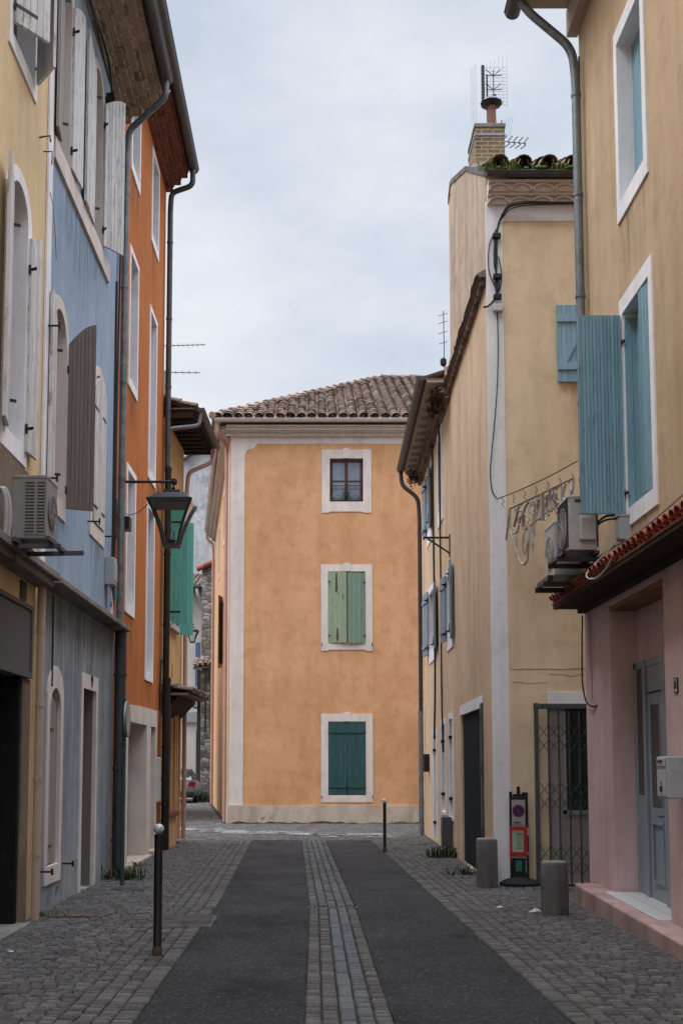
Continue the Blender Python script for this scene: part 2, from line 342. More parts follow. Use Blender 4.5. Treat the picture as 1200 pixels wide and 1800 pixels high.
    def gutter(s, p, q, r, t=.006, seg=8, closed=True):
        """half-round gutter, open side up"""
        p, q = Vector(p), Vector(q); d = (q-p).normalized(); side = d.cross(Vector((0, 0, 1))).normalized(); up = Vector((0, 0, 1))
        prof = [(-r*math.cos(math.pi*k/seg), -r*math.sin(math.pi*k/seg)) for k in range(seg+1)]
        prof += [((r-t)*math.cos(math.pi*k/seg), -(r-t)*math.sin(math.pi*k/seg)) for k in range(seg+1)]
        n = len(prof); vs = [p+side*a+up*b for a, b in prof]+[q+side*a+up*b for a, b in prof]
        s.add(vs, [(i, (i+1) % n, (i+1) % n+n, i+n) for i in range(n)])
        h = [(-r*math.cos(math.pi*k/seg), -r*math.sin(math.pi*k/seg)) for k in range(seg+1)]
        for e, off in ((p, -.004), (q, .004)):
            c = e+d*off
            s.add([c+side*a+up*b for a, b in h]+[e+side*a+up*b for a, b in h], [tuple(range(seg+1)), tuple(reversed(range(seg+1, 2*seg+2)))] + [(i, i+1, i+seg+2, i+seg+1) for i in range(seg)])
        s.tube([p+side*r, q+side*r], .012, 6); return s
    def tiles(s, o, along, up, ncol, nrow, pitch, expo, keep=None, r=None, lift=.0, jit=.012, seg=6, pans=True):
        """canal tiles: covers (and pans) laid in columns from the eave up the slope"""
        o, A, U = Vector(o), Vector(along).normalized(), Vector(up).normalized(); Nn = A.cross(U).normalized(); r = r or pitch*.42
        if Nn.z < 0: Nn = -Nn
        L = expo*1.25
        for i in range(ncol):
            for j in range(nrow):
                c = o + A*(pitch*(i+.5)+rnd.uniform(-jit, jit)) + U*(expo*j+rnd.uniform(-jit, jit)*1.5) + Nn*lift
                if keep and not keep(c): continue
                s.var = rnd.random(); tw = rnd.uniform(-.03, .03)
                for cover in ((1, 0) if pans else (1,)):
                    cc = c if cover else c + A*pitch*.5 + Nn*(r*.55)
                    vs = []; sg = 1 if cover else -1
                    for e, rr in ((0, r), (1, r*.84)):
                        b = cc + U*(L*e) + A*(tw*e*L) + Nn*(.03 - .03*e if cover else .0)
                        for th in (0, .014):
                            for k in range(seg+1):
                                a = math.pi*k/seg; vs.append(b + A*(-(rr-th)*math.cos(a)) + Nn*(sg*(rr-th)*math.sin(a)*.85))
                    m = seg+1
                    fs = [(k, k+1, 2*m+k+1, 2*m+k) for k in range(seg)] + [(m+k+1, m+k, 3*m+k, 3*m+k+1) for k in range(seg)]
                    fs += [(k+1, k, m+k, m+k+1) for k in range(seg)] + [(2*m+k, 2*m+k+1, 3*m+k+1, 3*m+k) for k in range(seg)]
                    s.add(vs, fs)
        s.var = .5; return s
    def genoise(s, u0, u1, z0, rows, step, rowh, pitch, sag=1.0, fillt=True):
        """stepped rows of half-round tile ends corbelled out of the wall (-y)"""
        for k in range(rows):
            yo = -step*(k+1); zb = z0 + rowh*k; n = int((u1-u0)/pitch); p = (u1-u0)/n; ro = p*.5
            for i in range(n):
                s.var = rnd.random(); c = u0+p*(i+.5); dy = rnd.uniform(-.012, .012); dz = rnd.uniform(-.005, .005)
                pts = [(c-ro*.98*math.cos(math.pi*t/7), zb+dz+rowh*.72*math.sin(math.pi*t/7)) for t in range(8)]
                pin = [(c-(ro-.022)*math.cos(math.pi*t/7), zb+dz+(rowh*.72-.022)*math.sin(math.pi*t/7)) for t in range(8)]
                s.prism(pts+pin[::-1], (), yo+dy, 0)
                s.prism(pin, (), yo+dy+.05, 0)
            s.var = .35; s.box(u0, u1, yo-.015, 0, zb+rowh*.72, zb+rowh)
            s.box(u0, u1, yo+.045, 0, zb, zb+rowh*.72)
        s.var = .5; return s
    def mesh(s, name):
        me = bpy.data.meshes.new(name); me.from_pydata(s.v, [], s.f); me.update()
        at = me.attributes.new('var', 'FLOAT', 'FACE'); at.data.foreach_set('value', s.a); return me
def obj(name, b, mat, parent=None, loc=None, rotz=None, label=None, smooth=False, bevel=0, **props):
    me = b.mesh(name) if isinstance(b, B) else b
    o = bpy.data.objects.new(name, me); COL.objects.link(o)
    if mat and not me.materials: me.materials.append(M[mat] if isinstance(mat, str) else mat)
    if parent: o.parent = parent
    if loc is not None: o.location = loc
    if rotz is not None: o.rotation_euler = (0, 0, rotz)
    if label: o['label'] = label
    for k, v in props.items(): o[k] = v
    if smooth:
        for p in me.polygons: p.use_smooth = True
        try: me.set_sharp_from_angle(angle=R(42))
        except Exception: pass
    if bevel:
        md = o.modifiers.new('edge', 'BEVEL'); md.width = bevel; md.segments = 2; md.limit_method = 'ANGLE'; md.angle_limit = R(50)
    return o
def thing(name, label, cat, loc=(0, 0, 0), rot=0, group=None):
    o = bpy.data.objects.new(name, None); COL.objects.link(o); o.location = loc; o.rotation_euler = (0, 0, R(rot)); o.empty_display_size = .1
    o['label'] = label; o['category'] = cat
    if group: o['group'] = group
    return o
def tag(o, label, cat, group=None):
    o['label'] = label; o['category'] = cat
    if group: o['group'] = group
    return o
def dup(root, loc, rotz=None, label=None):
    r = root.copy(); COL.objects.link(r); r.location = loc
    if rotz is not None: r.rotation_euler = (0, 0, rotz)
    if label: r['label'] = label
    for ch in list(root.children):
        c = ch.copy(); COL.objects.link(c); c.parent = r
        for g in list(ch.children):
            d = g.copy(); COL.objects.link(d); d.parent = c
    return r
def arch(u0, u1, z0, z1, rise=0, n=12):
    if rise <= 0: return [(u0, z0), (u1, z0), (u1, z1), (u0, z1)]
    w = u1-u0; zs = z1-rise; c = (u0+u1)/2; out = [(u0, z0), (u1, z0)]
    if rise > w*.42:
        out += [(c+w/2*math.cos(math.pi*k/n), zs+rise*math.sin(math.pi*k/n)) for k in range(n+1)]
    else:
        Rr = (w*w/4+rise*rise)/(2*rise); a0 = math.asin(w/2/Rr)
        out += [(c+Rr*math.sin(a0*(1-2*k/n)), z1-Rr+Rr*math.cos(a0*(1-2*k/n))) for k in range(n+1)]
    return out

# ------------------------------------------------------------------ facade kit
class House:
    def __init__(h, name, label, loc, rot): h.root = thing(name, label, 'house', loc, rot); h.holes = []; h.side = {}
    def surround(h, u0, u1, z0, z1, t=.13, rise=0, tb=None, depth=.22, mat='white', proud=.02, key=False, feet=False, X=None, holes=None, tt=None, label=None):
        """painted band round an opening (u0..u1, z0..z1 is the clear opening); its inner faces are the reveal"""
        tb = t if tb is None else tb; tt = t if tt is None else tt
        outer = arch(u0-t, u1+t, z0-tb, z1+tt, rise*1.15 if rise else 0)
        if feet: outer = [(u0-t, z0-tb-.035), (u0-t*.15, z0-tb-.035), (u0+.03, z0-tb), (u1-.03, z0-tb), (u1+t*.15, z0-tb-.035), (u1+t, z0-tb-.035), (u1+t, z1+tt), (u0-t, z1+tt)]
        inner = arch(u0, u1, z0, z1, rise)
        b = B(X); b.prism(outer, [inner], -proud, depth) if tb > .004 else b.prism([(u0-t, z0), (u0, z0)] + [p for p in reversed(inner[2:])] + [(u1, z0), (u1+t, z0)] + arch(u0-t, u1+t, z0, z1+tt, rise*1.15)[2:], (), -proud, depth)
        if key:
            c = (u0+u1)/2; b.box(c-.095, c+.095, -proud-.018, .05, z1, z1+tt+.035)
        o = obj('window_surround', b, mat, h.root, bevel=.006, label=label)
        hh = h.holes if holes is None else holes
        hh.append(arch(u0-t*.5, u1+t*.5, z0-(tb*.5 if tb > .004 else -.001), z1+tt*.5, rise*1.07 if rise else 0)); return o
    def window(h, u0, u1, z0, z1, y=.16, mat='greyframe', glass='glass', cols=2, rows=3, rise=0, X=None, fw=.055):
        b = B(X); o = arch(u0-.01, u1+.01, z0-.01, z1+.01, rise); i = arch(u0+fw, u1-fw, z0+fw, z1-fw, rise*.9)
        b.prism(o, [i], y, y+.06)
        for k in range(1, cols):
            c = u0+(u1-u0)*k/cols; b.box(c-.045, c+.045, y-.008, y+.05, z0+fw*.9, z1-fw*.9)
        for k in range(1, rows):
            c = z0+(z1-z0)*k/rows
            for q in range(cols):
                a0 = u0+(u1-u0)*q/cols; a1 = u0+(u1-u0)*(q+1)/cols; b.box(a0+.044, a1-.044, y+.006, y+.045, c-.016, c+.016)
        w = obj('window', b, mat, h.root, bevel=.004)
        g = B(X); g.prism(arch(u0, u1, z0, z1, rise), (), y+.03, y+.04)
        obj('pane', g, glass, w); return w
    def wall(h, outer, mat, th=.34, holes=None, name='wall', X=None, y0=0):
        b = B(X); b.prism(outer, h.holes if holes is None else holes, y0, th); return obj(name, b, mat, h.root)
def leaf_mesh(w, hgt, t=.035, nb=5, rise=0, batten=None, zbrace=False, slope=0, wobble=.0):
    """shutter leaf of vertical boards: x 0..w from the hinge, z 0..hgt, boards at -y; rise: arched top falling toward the hinge"""
    b = B(); bw = w/nb
    top = lambda x: hgt - rise*(1-math.sin(math.pi/2*min(1, max(0, x/w)))) if rise >= 0 else hgt + rise*(1-math.sin(math.pi/2*min(1, max(0, 1-x/w))))
    for i in range(nb):
        x0, x1 = i*bw+.0022, (i+1)*bw-.0022; dz = rnd.uniform(0, wobble); b.var = rnd.random(); dy = rnd.uniform(-.001, .001)
        b.hexa([(x0, -t+dy, dz), (x1, -t+dy, dz), (x1, 0, dz), (x0, 0, dz), (x0, -t+dy, top(x0)), (x1, -t+dy, top(x1)), (x1, 0, top(x1)), (x0, 0, top(x0))])
    hz = min(top(0), top(w)); b.var = .5
    b.box(.005, w-.005, -t*.7, -t*.3, .006, hz-.006)
    if batten:
        for z, side in batten:
            y0, y1 = (-t-.022, -t+.003) if side < 0 else (-.003, .022)
            b.box(.004, w-.004, y0, y1, z-.05, z+.05)
            if zbrace and z == batten[0][0]:
                z2 = batten[1][0]; mx_ = lambda P: [(w-p_[0], p_[1], p_[2]) for p_ in (P[1], P[0], P[3], P[2], P[5], P[4], P[7], P[6])]; b.bar((.05, (y0+y1)/2, z+.05), (w-.06, (y0+y1)/2, z2-.05), .024, .085, (0, 1, 0)) if False else b.hexa(mx_([(.03, y0+.001, z+.05), (.13, y0+.001, z+.05), (.13, y1, z+.05), (.03, y1, z+.05), (w-.13, y0+.001, z2-.05), (w-.03, y0+.001, z2-.05), (w-.03, y1, z2-.05), (w-.13, y1, z2-.05)]))
    return b
def leaf(h, u, z, w, hgt, ang, low=True, y=-.055, mat='shutwhite', label=None, X=None, hinge=True, strap=.62, hmat='blackmetal', **kw):
    """hang a leaf on the jamb at u; low = hinged on the smaller-u side; ang 0 closed, 180 flat on the wall"""
    rise = kw.pop('rise', 0)
    b = leaf_mesh(w, hgt, rise=rise, **kw)
    if not low: b.v = [(-p[0], p[1], p[2]) for p in b.v]; b.f = [tuple(reversed(f)) for f in b.f]
    o = obj('shutter', b, mat, h.root, (u, y, z), -R(ang) if low else R(ang), label, bevel=.0012)
    if X is not None:
        o.matrix_local = X @ T((u, y, z)) @ Matrix.Rotation(-R(ang) if low else R(ang), 4, 'Z')
    if hinge:
        sgn = 1 if low else -1
        for zz in (hgt*.1, hgt*.86 - abs(rise)):
            t = kw.get('t', .035); g = B()
            g.box(0, sgn*w*strap, -t-.006, -t+.002, zz-.016, zz+.016); g.tube([(0, -t*.5, zz-.05), (0, -t*.5, zz+.05)], .014, 6)
            g.bar((0, 0, zz), (-sgn*.02, .06, zz), .014, .03); obj('hinge', g, hmat, o)
    return o
def downpipe(h, pts, r, mat, seams=(), name='downpipe', seg=12, lower=None):
    b = B(); b.tube(pts, r, seg)
    for p in seams:
        b.lathe([(r*1.16, -.02), (r*1.16, .02)], p, seg)
    return obj(name, b, mat, h.root, smooth=True)
def bend(p, a, q, n=5, d=.12):
    """rounded corner at a between p and q"""
    p, a, q = Vector(p), Vector(a), Vector(q); s = a+(p-a).normalized()*d; e = a+(q-a).normalized()*d
    return [s*(1-t)**2 + a*2*t*(1-t) + e*t*t for t in [k/n for k in range(n+1)]]
def path(*pts, d=.12):
    out = [Vector(pts[0])]
    for i in range(1, len(pts)-1): out += bend(pts[i-1], pts[i], pts[i+1], 5, d)
    return out+[Vector(pts[-1])]
def sag(p, q, drop, n=12):
    p, q = Vector(p), Vector(q); return [p.lerp(q, k/n)-Vector((0, 0, drop*4*(k/n)*(1-k/n))) for k in range(n+1)]
def spline(pts, n=6):
    pts = [Vector(p) for p in pts]; out = []
    for i in range(len(pts)-1):
        p0, p1, p2, p3 = pts[max(i-1, 0)], pts[i], pts[i+1], pts[min(i+2, len(pts)-1)]
        for k in range(n):
            t = k/n; out.append(.5*((2*p1)+(-p0+p2)*t+(2*p0-5*p1+4*p2-p3)*t*t+(-p0+3*p1-3*p2+p3)*t**3))
    return out+[pts[-1]]
def text_mesh(body, size, depth=.002):
    c = bpy.data.curves.new('lettering', 'FONT'); c.body = body; c.size = size; c.extrude = depth; c.align_x = 'CENTER'; c.align_y = 'CENTER'
    o = bpy.data.objects.new('lettering', c); COL.objects.link(o); dg = bpy.context.evaluated_depsgraph_get(); dg.update()
    me = bpy.data.meshes.new_from_object(o.evaluated_get(dg)); bpy.data.objects.remove(o); bpy.data.curves.remove(c)
    me.transform(Matrix.Rotation(R(90), 4, 'X')); return me

# ------------------------------------------------------------------ ground
def struct(name, b, mat, **kw):
    o = obj(name, b, mat, **kw); o['kind'] = 'structure'; return o
def lerp(a, b, t): return a+(b-a)*t
def edgeL(y): return -1.15 if y < 13.2 else lerp(-1.13, -1.37, min(1, (y-13.2)/11.6))
def edgeR(y): return lerp(1.64, 1.48, (y-7)/6.3) if y < 13.3 else lerp(1.48, 1.18, min(1, (y-13.3)/11.5))
def stripL(y): return -.075 if y < 13.3 else lerp(-.075, -.31, min(1, (y-13.3)/11.5))
def stripR(y): return lerp(.505, .46, (y-7)/6.3) if y < 13.3 else lerp(.46, .22, min(1, (y-13.3)/11.5))
b = B(); b.add([(-150, -80, 0), (150, -80, 0), (150, 260, 0), (-150, 260, 0)], [(0, 1, 2, 3)]); struct('ground', b, 'joint')
def sett(b, x0, x1, y0, y1, z=.02, skew=0.):
    b.var = rnd.random(); j = lambda: rnd.uniform(-.006, .006); t = .012; z += rnd.uniform(-.005, .005); g = .0055
    tl = [rnd.uniform(-.002, .002) for _ in range(4)]
    c = [(x0+g+j()*.6, y0+g+j()), (x1-g+j()*.6, y0+g+j()), (x1-g+j()*.6, y1-g+j()), (x0+g+j()*.6, y1-g+j())]
    mx, my = (x0+x1)/2, (y0+y1)/2
    top = [(lerp(p[0], mx, t/(x1-x0)*2), lerp(p[1], my, t/(y1-y0)*2), z+k) for p, k in zip(c, tl)]
    b.add([(*p, z-.013) for p in c]+top+[(*p, -.005) for p in c], [(4, 5, 6, 7), (0, 1, 5, 4), (1, 2, 6, 5), (2, 3, 7, 6), (3, 0, 4, 7), (8, 9, 1, 0), (9, 10, 2, 1), (10, 11, 3, 2), (11, 8, 0, 3)])
def course(b, edge, sgn, far, ya, yb, py=.096, fixed=4, skip=None, w=(.085, .135)):
    y = ya
    while y < yb:
        h = py*rnd.uniform(.93, 1.07); x = edge(y)+sgn*.012; i = 0; lim = far(y)
        while (lim-x)*sgn > .05:
            ww = (.15 if i == 0 else .12) if i < fixed else rnd.uniform(*w)
            x2 = x+sgn*ww; wob = .022*math.sin(x*2.1+y*.3)+rnd.uniform(-.008, .008)
            if not (skip and skip((x+x2)/2, y+h/2)): sett(b, min(x, x2), max(x, x2), y+wob*(i >= fixed), y+h+wob*(i >= fixed))
            x = x2; i += 1
        y += h
covers = [(-2.62, 12.62, .62, .24), (-2.45, 15.25, .4, .32), (-1.38, 12.15, .62, .86), (-1.9, 18.6, .7, .2), (-2.0, 24.3, .9, .3), (2.15, 23.9, .6, .25)]
def onplate(x, y): return any(abs(x-c[0]) < c[2]/2+.03 and abs(y-c[1]) < c[3]/2+.03 for c in covers)
b = B(); course(b, edgeL, -1, lambda y: -3.2 if y < 22.3 else -3.6, 4.5, 24.95, skip=onplate); struct('left_pavement', b, 'sett')
b = B(); course(b, edgeR, 1, lambda y: 3.45 if y < 13.9 else (5.5 if y < 15.8 else 2.62), 4.5, 24.95, skip=onplate); struct('right_pavement', b, 'sett')
# centre strip
b = B(); b2 = B(); y = 4.5
while y < 24.9:
    h = .1*rnd.uniform(.9, 1.1); l, r = stripL(y), stripR(y); near = y < 13.25
    if abs(y-13.3) > .1:
        n = 5
        for k in range(n):
            x0, x1 = lerp(l, r, k/n), lerp(l, r, (k+1)/n)
            if near and k == 2: continue
            sett(b2 if (near and k == 3) or (not near and 1 <= k <= 3 and rnd.random() < .6) else b, x0, x1, y, y+h, .021)
    y += h
y = 4.5
while y < 13.2:
    h = rnd.uniform(.2, .36); sett(b2, lerp(stripL(y), stripR(y), .4), lerp(stripL(y), stripR(y), .6), y, y+h, .016); y += h
struct('centre_strip', b, 'sett'); struct('drainage_course', b2, 'settblue')
# asphalt lanes, ragged along the setts
def lane(name, fa, fb):
    b = B(); ys = [4.5+i*.25 for i in range(82)]; ys[-1] = 24.9
    vs = []
    for y in ys: vs += [(fa(y)+rnd.uniform(-.014, .008), y, .017), (fb(y)+rnd.uniform(-.008, .014), y, .017)]
    n = len(ys); b.add(vs, [(2*i, 2*i+1, 2*i+3, 2*i+2) for i in range(n-1)]); return struct(name, b, 'asphalt')
lane('left_road', lambda y: edgeL(y)+.004, lambda y: stripL(y)-.002)
lane('right_road', lambda y: stripR(y)+.002, lambda y: edgeR(y)-.004)
# square in front of the apricot house and the alley beyond
b = B(); y = 24.97
while y < 32.15:
    h = .15; x = -9.0+rnd.uniform(0, .1)
    while x < 3.4:
        w = rnd.uniform(.14, .24)
        if y < 31 or x > -4.5:
            if not (y < 25.0 and -1.4 < x < 1.2) and not onplate(x+w/2, y+h/2): sett(b, x, x+w, y, y+h)
        x += w
    y += h
struct('crossing_square', b, 'sett')
b = B(); y = 32.2
while y < 52:
    h = .24; x = -2.6-.117*(y-32.2)
    lim = x-1.5-(y-32)*.04
    while x > lim:
        w = rnd.uniform(.2, .3); sett(b, x-w, x, y, y+h); x -= w
    y += h
struct('alley_pavement', b, 'sett')
b = B(); vs = []
for y in (31.0, 34, 38, 44, 52, 75): vs += [(-2.6-.117*(y-32.2)-1.45-(y-32)*.04-5, y, .012), (-2.6-.117*(y-32.2)-1.45-(y-32)*.04, y, .012)]
b.add(vs, [(2*i, 2*i+1, 2*i+3, 2*i+2) for i in range(5)]); struct('alley_road', b, 'asphalt')
# worn white crossing marks
b = B()
for i in range(26):
    t = i/25; x = lerp(-3.7, 1.3, t); y = lerp(28.6, 26.2, min(1, t*1.35)) + rnd.uniform(-.3, .5)
    for k in range(2):
        w = rnd.uniform(.35, .8); yy = y+k*.55; a = rnd.uniform(-.12, .05); hh = rnd.uniform(.1, .2)
        b.add([(x, yy, .037), (x+w, yy+a, .037), (x+w+.06, yy+a+hh, .037), (x+.05, yy+hh, .037)], [(0, 1, 2, 3)])
struct('road_marking', b, 'roadpaint')
# cover plates and the drain
def plate(c, label, cat, slots, mat='castiron', name='cover_plate', lengthwise=False):
    x, y, w, d = c; t = thing(name, label, cat, (x, y, 0))
    b = B(); b.box(-w/2-.02, w/2+.02, -d/2-.02, d/2+.02, -.01, .014); obj('frame', b, 'castiron', t)
    b = B(); b.box(-w/2, w/2, -d/2, d/2, .0, .02)
    n = slots
    for i in range(n):
        if lengthwise: yy = -d/2+d*(i+.5)/n; b.box(-w/2+.02, w/2-.02, yy-.012, yy+.012, .018, .026)
        else: xx = -w/2+w*(i+.5)/n; b.box(xx-.012, xx+.012, -d/2+.02, d/2-.02, .018, .026)
    obj('plate', b, mat, t)
plate(covers[0], 'rusty rectangular cover plate in the setts by the mossy foot of the blue house', 'manhole cover', 4, 'rusty')
plate(covers[1], 'small dark cover plate in front of the recessed door of the blue house', 'manhole cover', 5)
plate(covers[2], 'large ribbed granite grating beside the left lane, just behind the near bollard', 'drain grating', 14, 'granite', 'drain_grating', True)
plate(covers[3], 'thin dark cover plate in the left pavement beside the orange house', 'manhole cover', 6)
plate(covers[4], 'wide flat cover plate at the far end of the left pavement', 'manhole cover', 6)
plate(covers[5], 'cover plate in the right pavement behind the far bollard', 'manhole cover', 5)
t = thing('drain_channel', 'narrow iron drain channel across the central strip of setts', 'drain', (.2, 13.3, 0))
b = B(); b.box(-.42, .34, -.06, .06, -.02, .008); obj('channel', b, 'acdark', t)
b = B()
for i in range(12): b.box(-.3+i*.05, -.272+i*.05, -.05, .05, .006, .02)
obj('grate', b, 'castiron', t)

# ------------------------------------------------------------------ left: cream house (u = Y-5)
XL = -3.05
h = House('cream_house', 'cream rendered house at the left edge with a dark shop door and white shutters', (XL, 5, 0), 90)
h.surround(5.83, 6.68, 8.98, 10.8, t=.12, mat='white', tb=.17)
h.window(5.83, 6.68, 8.98, 10.8, y=.18, rows=3)
leaf(h, 5.80, 9.06, .42, 1.8, 38, True, y=-.03, nb=5, label='white shutter leaf standing ajar')
leaf(h, 6.71, 8.98, .42, 1.8, 38, False, y=-.03, nb=5)
h.surround(5.9, 6.56, 4.95, 7.6, t=.15, rise=.3, mat='white', tb=.2, depth=.2)
h.window(5.9, 6.56, 4.95, 7.6, y=.17, rows=4, rise=.3)
leaf(h, 5.88, 4.95, .36, 2.62, 170, True, nb=5, rise=.2)
leaf(h, 6.6, 4.9, .34, 2.42, 176, False, nb=4, rise=.12)
h.holes.append([(1.0, .02), (6.78, .02), (6.78, 3.3), (1.0, 3.3)])
h.wall([(-8.5, 0), (7.42, 0), (7.42, 13.2), (-8.5, 13.2)], 'cream')
b = B(); b.box(-8.5, 7.38, .35, 6, 0, 13.2); obj('house_body', b, 'cream', h.root)
b = B(); b.prism([(0, 3.75), (6.9, 3.75), (7.05, 4.1), (6.95, 4.72), (0, 4.72)], (), -.018, 0); obj('bare_masonry_patch', b, 'masonry', h.root)
b = B(); b.box(0, 7.32, -.26, -.003, 3.655, 3.74); b.box(0, 7.3, -.2, -.003, 3.58, 3.66); obj('ledge', b, 'concrete', h.root, bevel=.012)
b = B(); b.box(1, 6.98, -.03, .05, 2.62, 3.28); b.box(1, 7.03, -.05, -.0, 2.56, 2.62); b.box(6.98, 7.03, -.05, 0, 2.62, 3.3); b.box(1, 7.03, -.05, .0, 3.28, 3.33)
obj('roller_shutter_box', b, 'panelgrey', h.root, bevel=.004)
b = B(); b.box(6.77, 7.08, -.02, .1, .0, 2.55); obj('door_trim', b, 'masonry', h.root, label='narrow strip of peeling plaster beside the black door')
b = B(); b.box(1, 6.76, .2, .26, 0, 2.6)
for k in range(19): b.box(1.05+k*.3, 1.28+k*.3, .185, .2, .12, 2.5)
d = obj('door', b, 'blackdoor', h.root, bevel=.004)
b = B(); b.box(6.68, 6.77, .0, .2, 0, 2.56); obj('door_frame', b, 'blackdoor', h.root)
b = B(); b.box(5.72, 6.12, .12, .186, 1.32, 1.72); b.lathe([(.03, 0), (.03, .05), (.018, .055)], (5.95, .12, 1.6), 10); obj('letter_box', b, 'brass', d, bevel=.01, label='brass letter box on the black door')
b = B(); b.box(6.62, 6.86, -.012, .0, 3.36, 3.56)
for k in range(5): b.box(6.64, 6.84, -.02, -.01, 3.38+k*.035, 3.395+k*.035)
obj('air_vent', b, 'acdark', h.root)
b = B(); b.box(1.0, 6.8, -.14, .3, 0, .05); obj('doorstep', b, 'concrete', h.root, bevel=.01)
b = B(); b.box(7.36, 7.56, -.028, -.004, 3.8, 13.0); obj('white_corner_band', b, 'white', h.root)
downpipe(h, [(7.27, -.07, 0), (7.27, -.07, 3.58)], .045, 'beigepipe', [(7.27, -.07, z) for z in (.7, 1.5, 2.3, 3.1)])
b = B(); b.tube([(7.75, -.04, 7.5), (7.6, -.06, 7.7), (7.45, -.06, 8.0), (7.35, -.05, 8.1)], .004, 6); b.tube([(5.8, 0, 10.2), (5.8, -.14, 10.2)], .012, 6); b.tube([(7.0, 0, 8.55), (7.0, -.12, 8.57), (7.0, -.13, 8.5)], .01, 6); b.tube([(7.2, 0, 8.5), (7.2, -.1, 8.5), (7.2, -.1, 8.35)], .008, 6)
obj('shutter_stay', b, 'rusty', h.root)
b = B(); b.box(-8.5, 7.42, -.7, 6, 13.2, 13.4); obj('roof', b, 'oldtile', h.root)

# ------------------------------------------------------------------ left: blue house (u = Y-12.5)
h = House('blue_house', 'pale blue house between the cream and the burnt orange one, with arched white-shuttered windows', (XL, 12.5, 0), 90)
up, gr = [], []
for (a, c) in ((.4, .92), (2.38, 3.0)):
    h.surround(a, c, 8.95, 11.35, t=.13, rise=.32, tb=.004, mat='whitetrim', holes=up)
    h.window(a, c, 8.95, 11.35, y=.17, rows=4, rise=.32, glass='glass')
b = B(); b.prism([(.14, 8.68), (3.62, 8.68), (3.62, 8.945), (.14, 8.945)], (), -.035, .2); obj('window_sill', b, 'whitetrim', h.root, bevel=.008)
leaf(h, .38, 9.0, .34, 2.3, 174, True, nb=4, rise=.2, mat='shutgrey', label='greyed shutter leaf folded back')
leaf(h, .95, 8.98, .5, 2.3, 177, False, nb=5, rise=.2)
leaf(h, 2.35, 8.95, .68, 2.35, 177.5, True, nb=7, rise=.2)
leaf(h, 3.02, 8.98, .4, 2.3, 146, False, nb=6, rise=.2)
h.surround(.34, .96, 4.78, 7.05, t=.15, rise=.3, tb=.2, mat='whitetrim', holes=up)
h.window(.34, .96, 4.78, 7.05, y=.17, rows=4, rise=.3)
leaf(h, .33, 4.75, .32, 2.3, 176, True, nb=4, rise=.28, mat='shutwhite')
leaf(h, .95, 4.72, .33, 2.32, 112, False, nb=7, rise=.28, mat='shuttaupe', label='taupe shutter leaf standing straight out from the wall')
h.surround(2.72, 3.52, 4.95, 7.1, t=.12, rise=.3, tb=.2, mat='whitetrim', holes=up)
leaf(h, 2.73, 4.97, .385, 2.1, 1, True, nb=4, y=.0, rise=.22)
leaf(h, 3.51, 4.97, .385, 2.1, 1, False, nb=4, y=.0, rise=.22)
b = B(); b.box(2.7, 3.5, .1, .14, 4.9, 7.1); obj('window', b, 'glass', h.root)
h.wall([(0.0, 3.72), (4.58, 3.72), (4.58, 12.3), (0.0, 12.3)], 'blue', holes=up)
h.surround(.5, 1.06, .5, 2.55, t=.13, rise=.28, tb=.2, mat='whitetrim', holes=gr, tt=.26)
leaf(h, .5, .52, .555, 1.98, 0, True, nb=7, y=.06, rise=-.16, mat='shutgrey', hmat='rusty', label='single grey shutter closed behind an arched surround')
b = B(); b.box(.5, 1.06, .12, .16, .5, 2.6); obj('window', b, 'greyreveal', h.root)
h.surround(2.36, 3.22, .02, 2.66, t=.13, tb=.0, mat='whitetrim', holes=gr, tt=.2, depth=.03)
b = B(); b.prism([(2.3, .02), (2.365, .02), (2.365, 2.66), (3.215, 2.66), (3.215, .02), (3.28, .02), (3.28, 2.72), (2.3, 2.72)], (), .032, .3); obj('door_reveal', b, 'doortaupe', h.root)
b = B(); b.box(2.34, 3.24, .24, .29, .02, 2.68)
for k in range(2): b.box(2.44+k*.4, 2.76+k*.4, .225, .24, .2, 1.0); b.box(2.44+k*.4, 2.76+k*.4, .225, .24, 1.15, 2.45)
d = obj('door', b, 'doortaupe', h.root, bevel=.005); b = B(); b.tube([(2.5, .2, 1.05), (2.5, .17, 1.05), (2.58, .17, 1.05)], .01, 8); obj('handle', b, 'brass', d)
h.wall([(0, 0), (4.58, 0), (4.58, 3.66), (0, 3.66)], 'bluegrey', holes=gr, name='ground_floor_wall')
b = B(); b.box(-.03, 4.62, -.25, -.003, 3.655, 3.725); obj('canopy_ledge', b, 'concrete', h.root, bevel=.01)
b = B(); b.box(-.02, 4.57, .35, 6, 0, 12.2); obj('house_body', b, 'blue', h.root)
me = text_mesh('9', .24, .004); obj('house_number', me, 'cable', h.root, (2.86, -.028, 2.77))
b = B(); b.genoise(-.1, 4.62, 11.72, 4, .155, .12, .24); obj('eave', b, 'browngenoise', h.root)
b = B(); b.box(-.1, 4.62, -.62, 6, 12.2, 12.26); b.tiles((-.1, -.72, 12.27), (1, 0, 0), (0, 1, .28), 20, 14, .235, .33); obj('roof', b, 'oldtile', h.root)
b = B(); b.gutter((-.1, -.74, 12.24), (4.3, -.74, 12.24), .095); obj('gutter', b, 'zincdark', h.root, smooth=True)
downpipe(h, path((4.2, -.74, 12.16), (4.2, -.74, 11.9), (4.5, -.14, 11.55), (4.5, -.1, 11.2), (4.5, -.1, 3.7), d=.1), .05, 'zincblue', [(4.5, -.1, z) for z in (10.5, 9, 7.5, 6, 4.6)])
downpipe(h, [(4.46, -.13, 3.64), (4.46, -.13, .12), (4.46, -.16, .02)], .088, 'castiron', [(4.46, -.13, z) for z in (3.0, 1.6, .55)])
b = B()
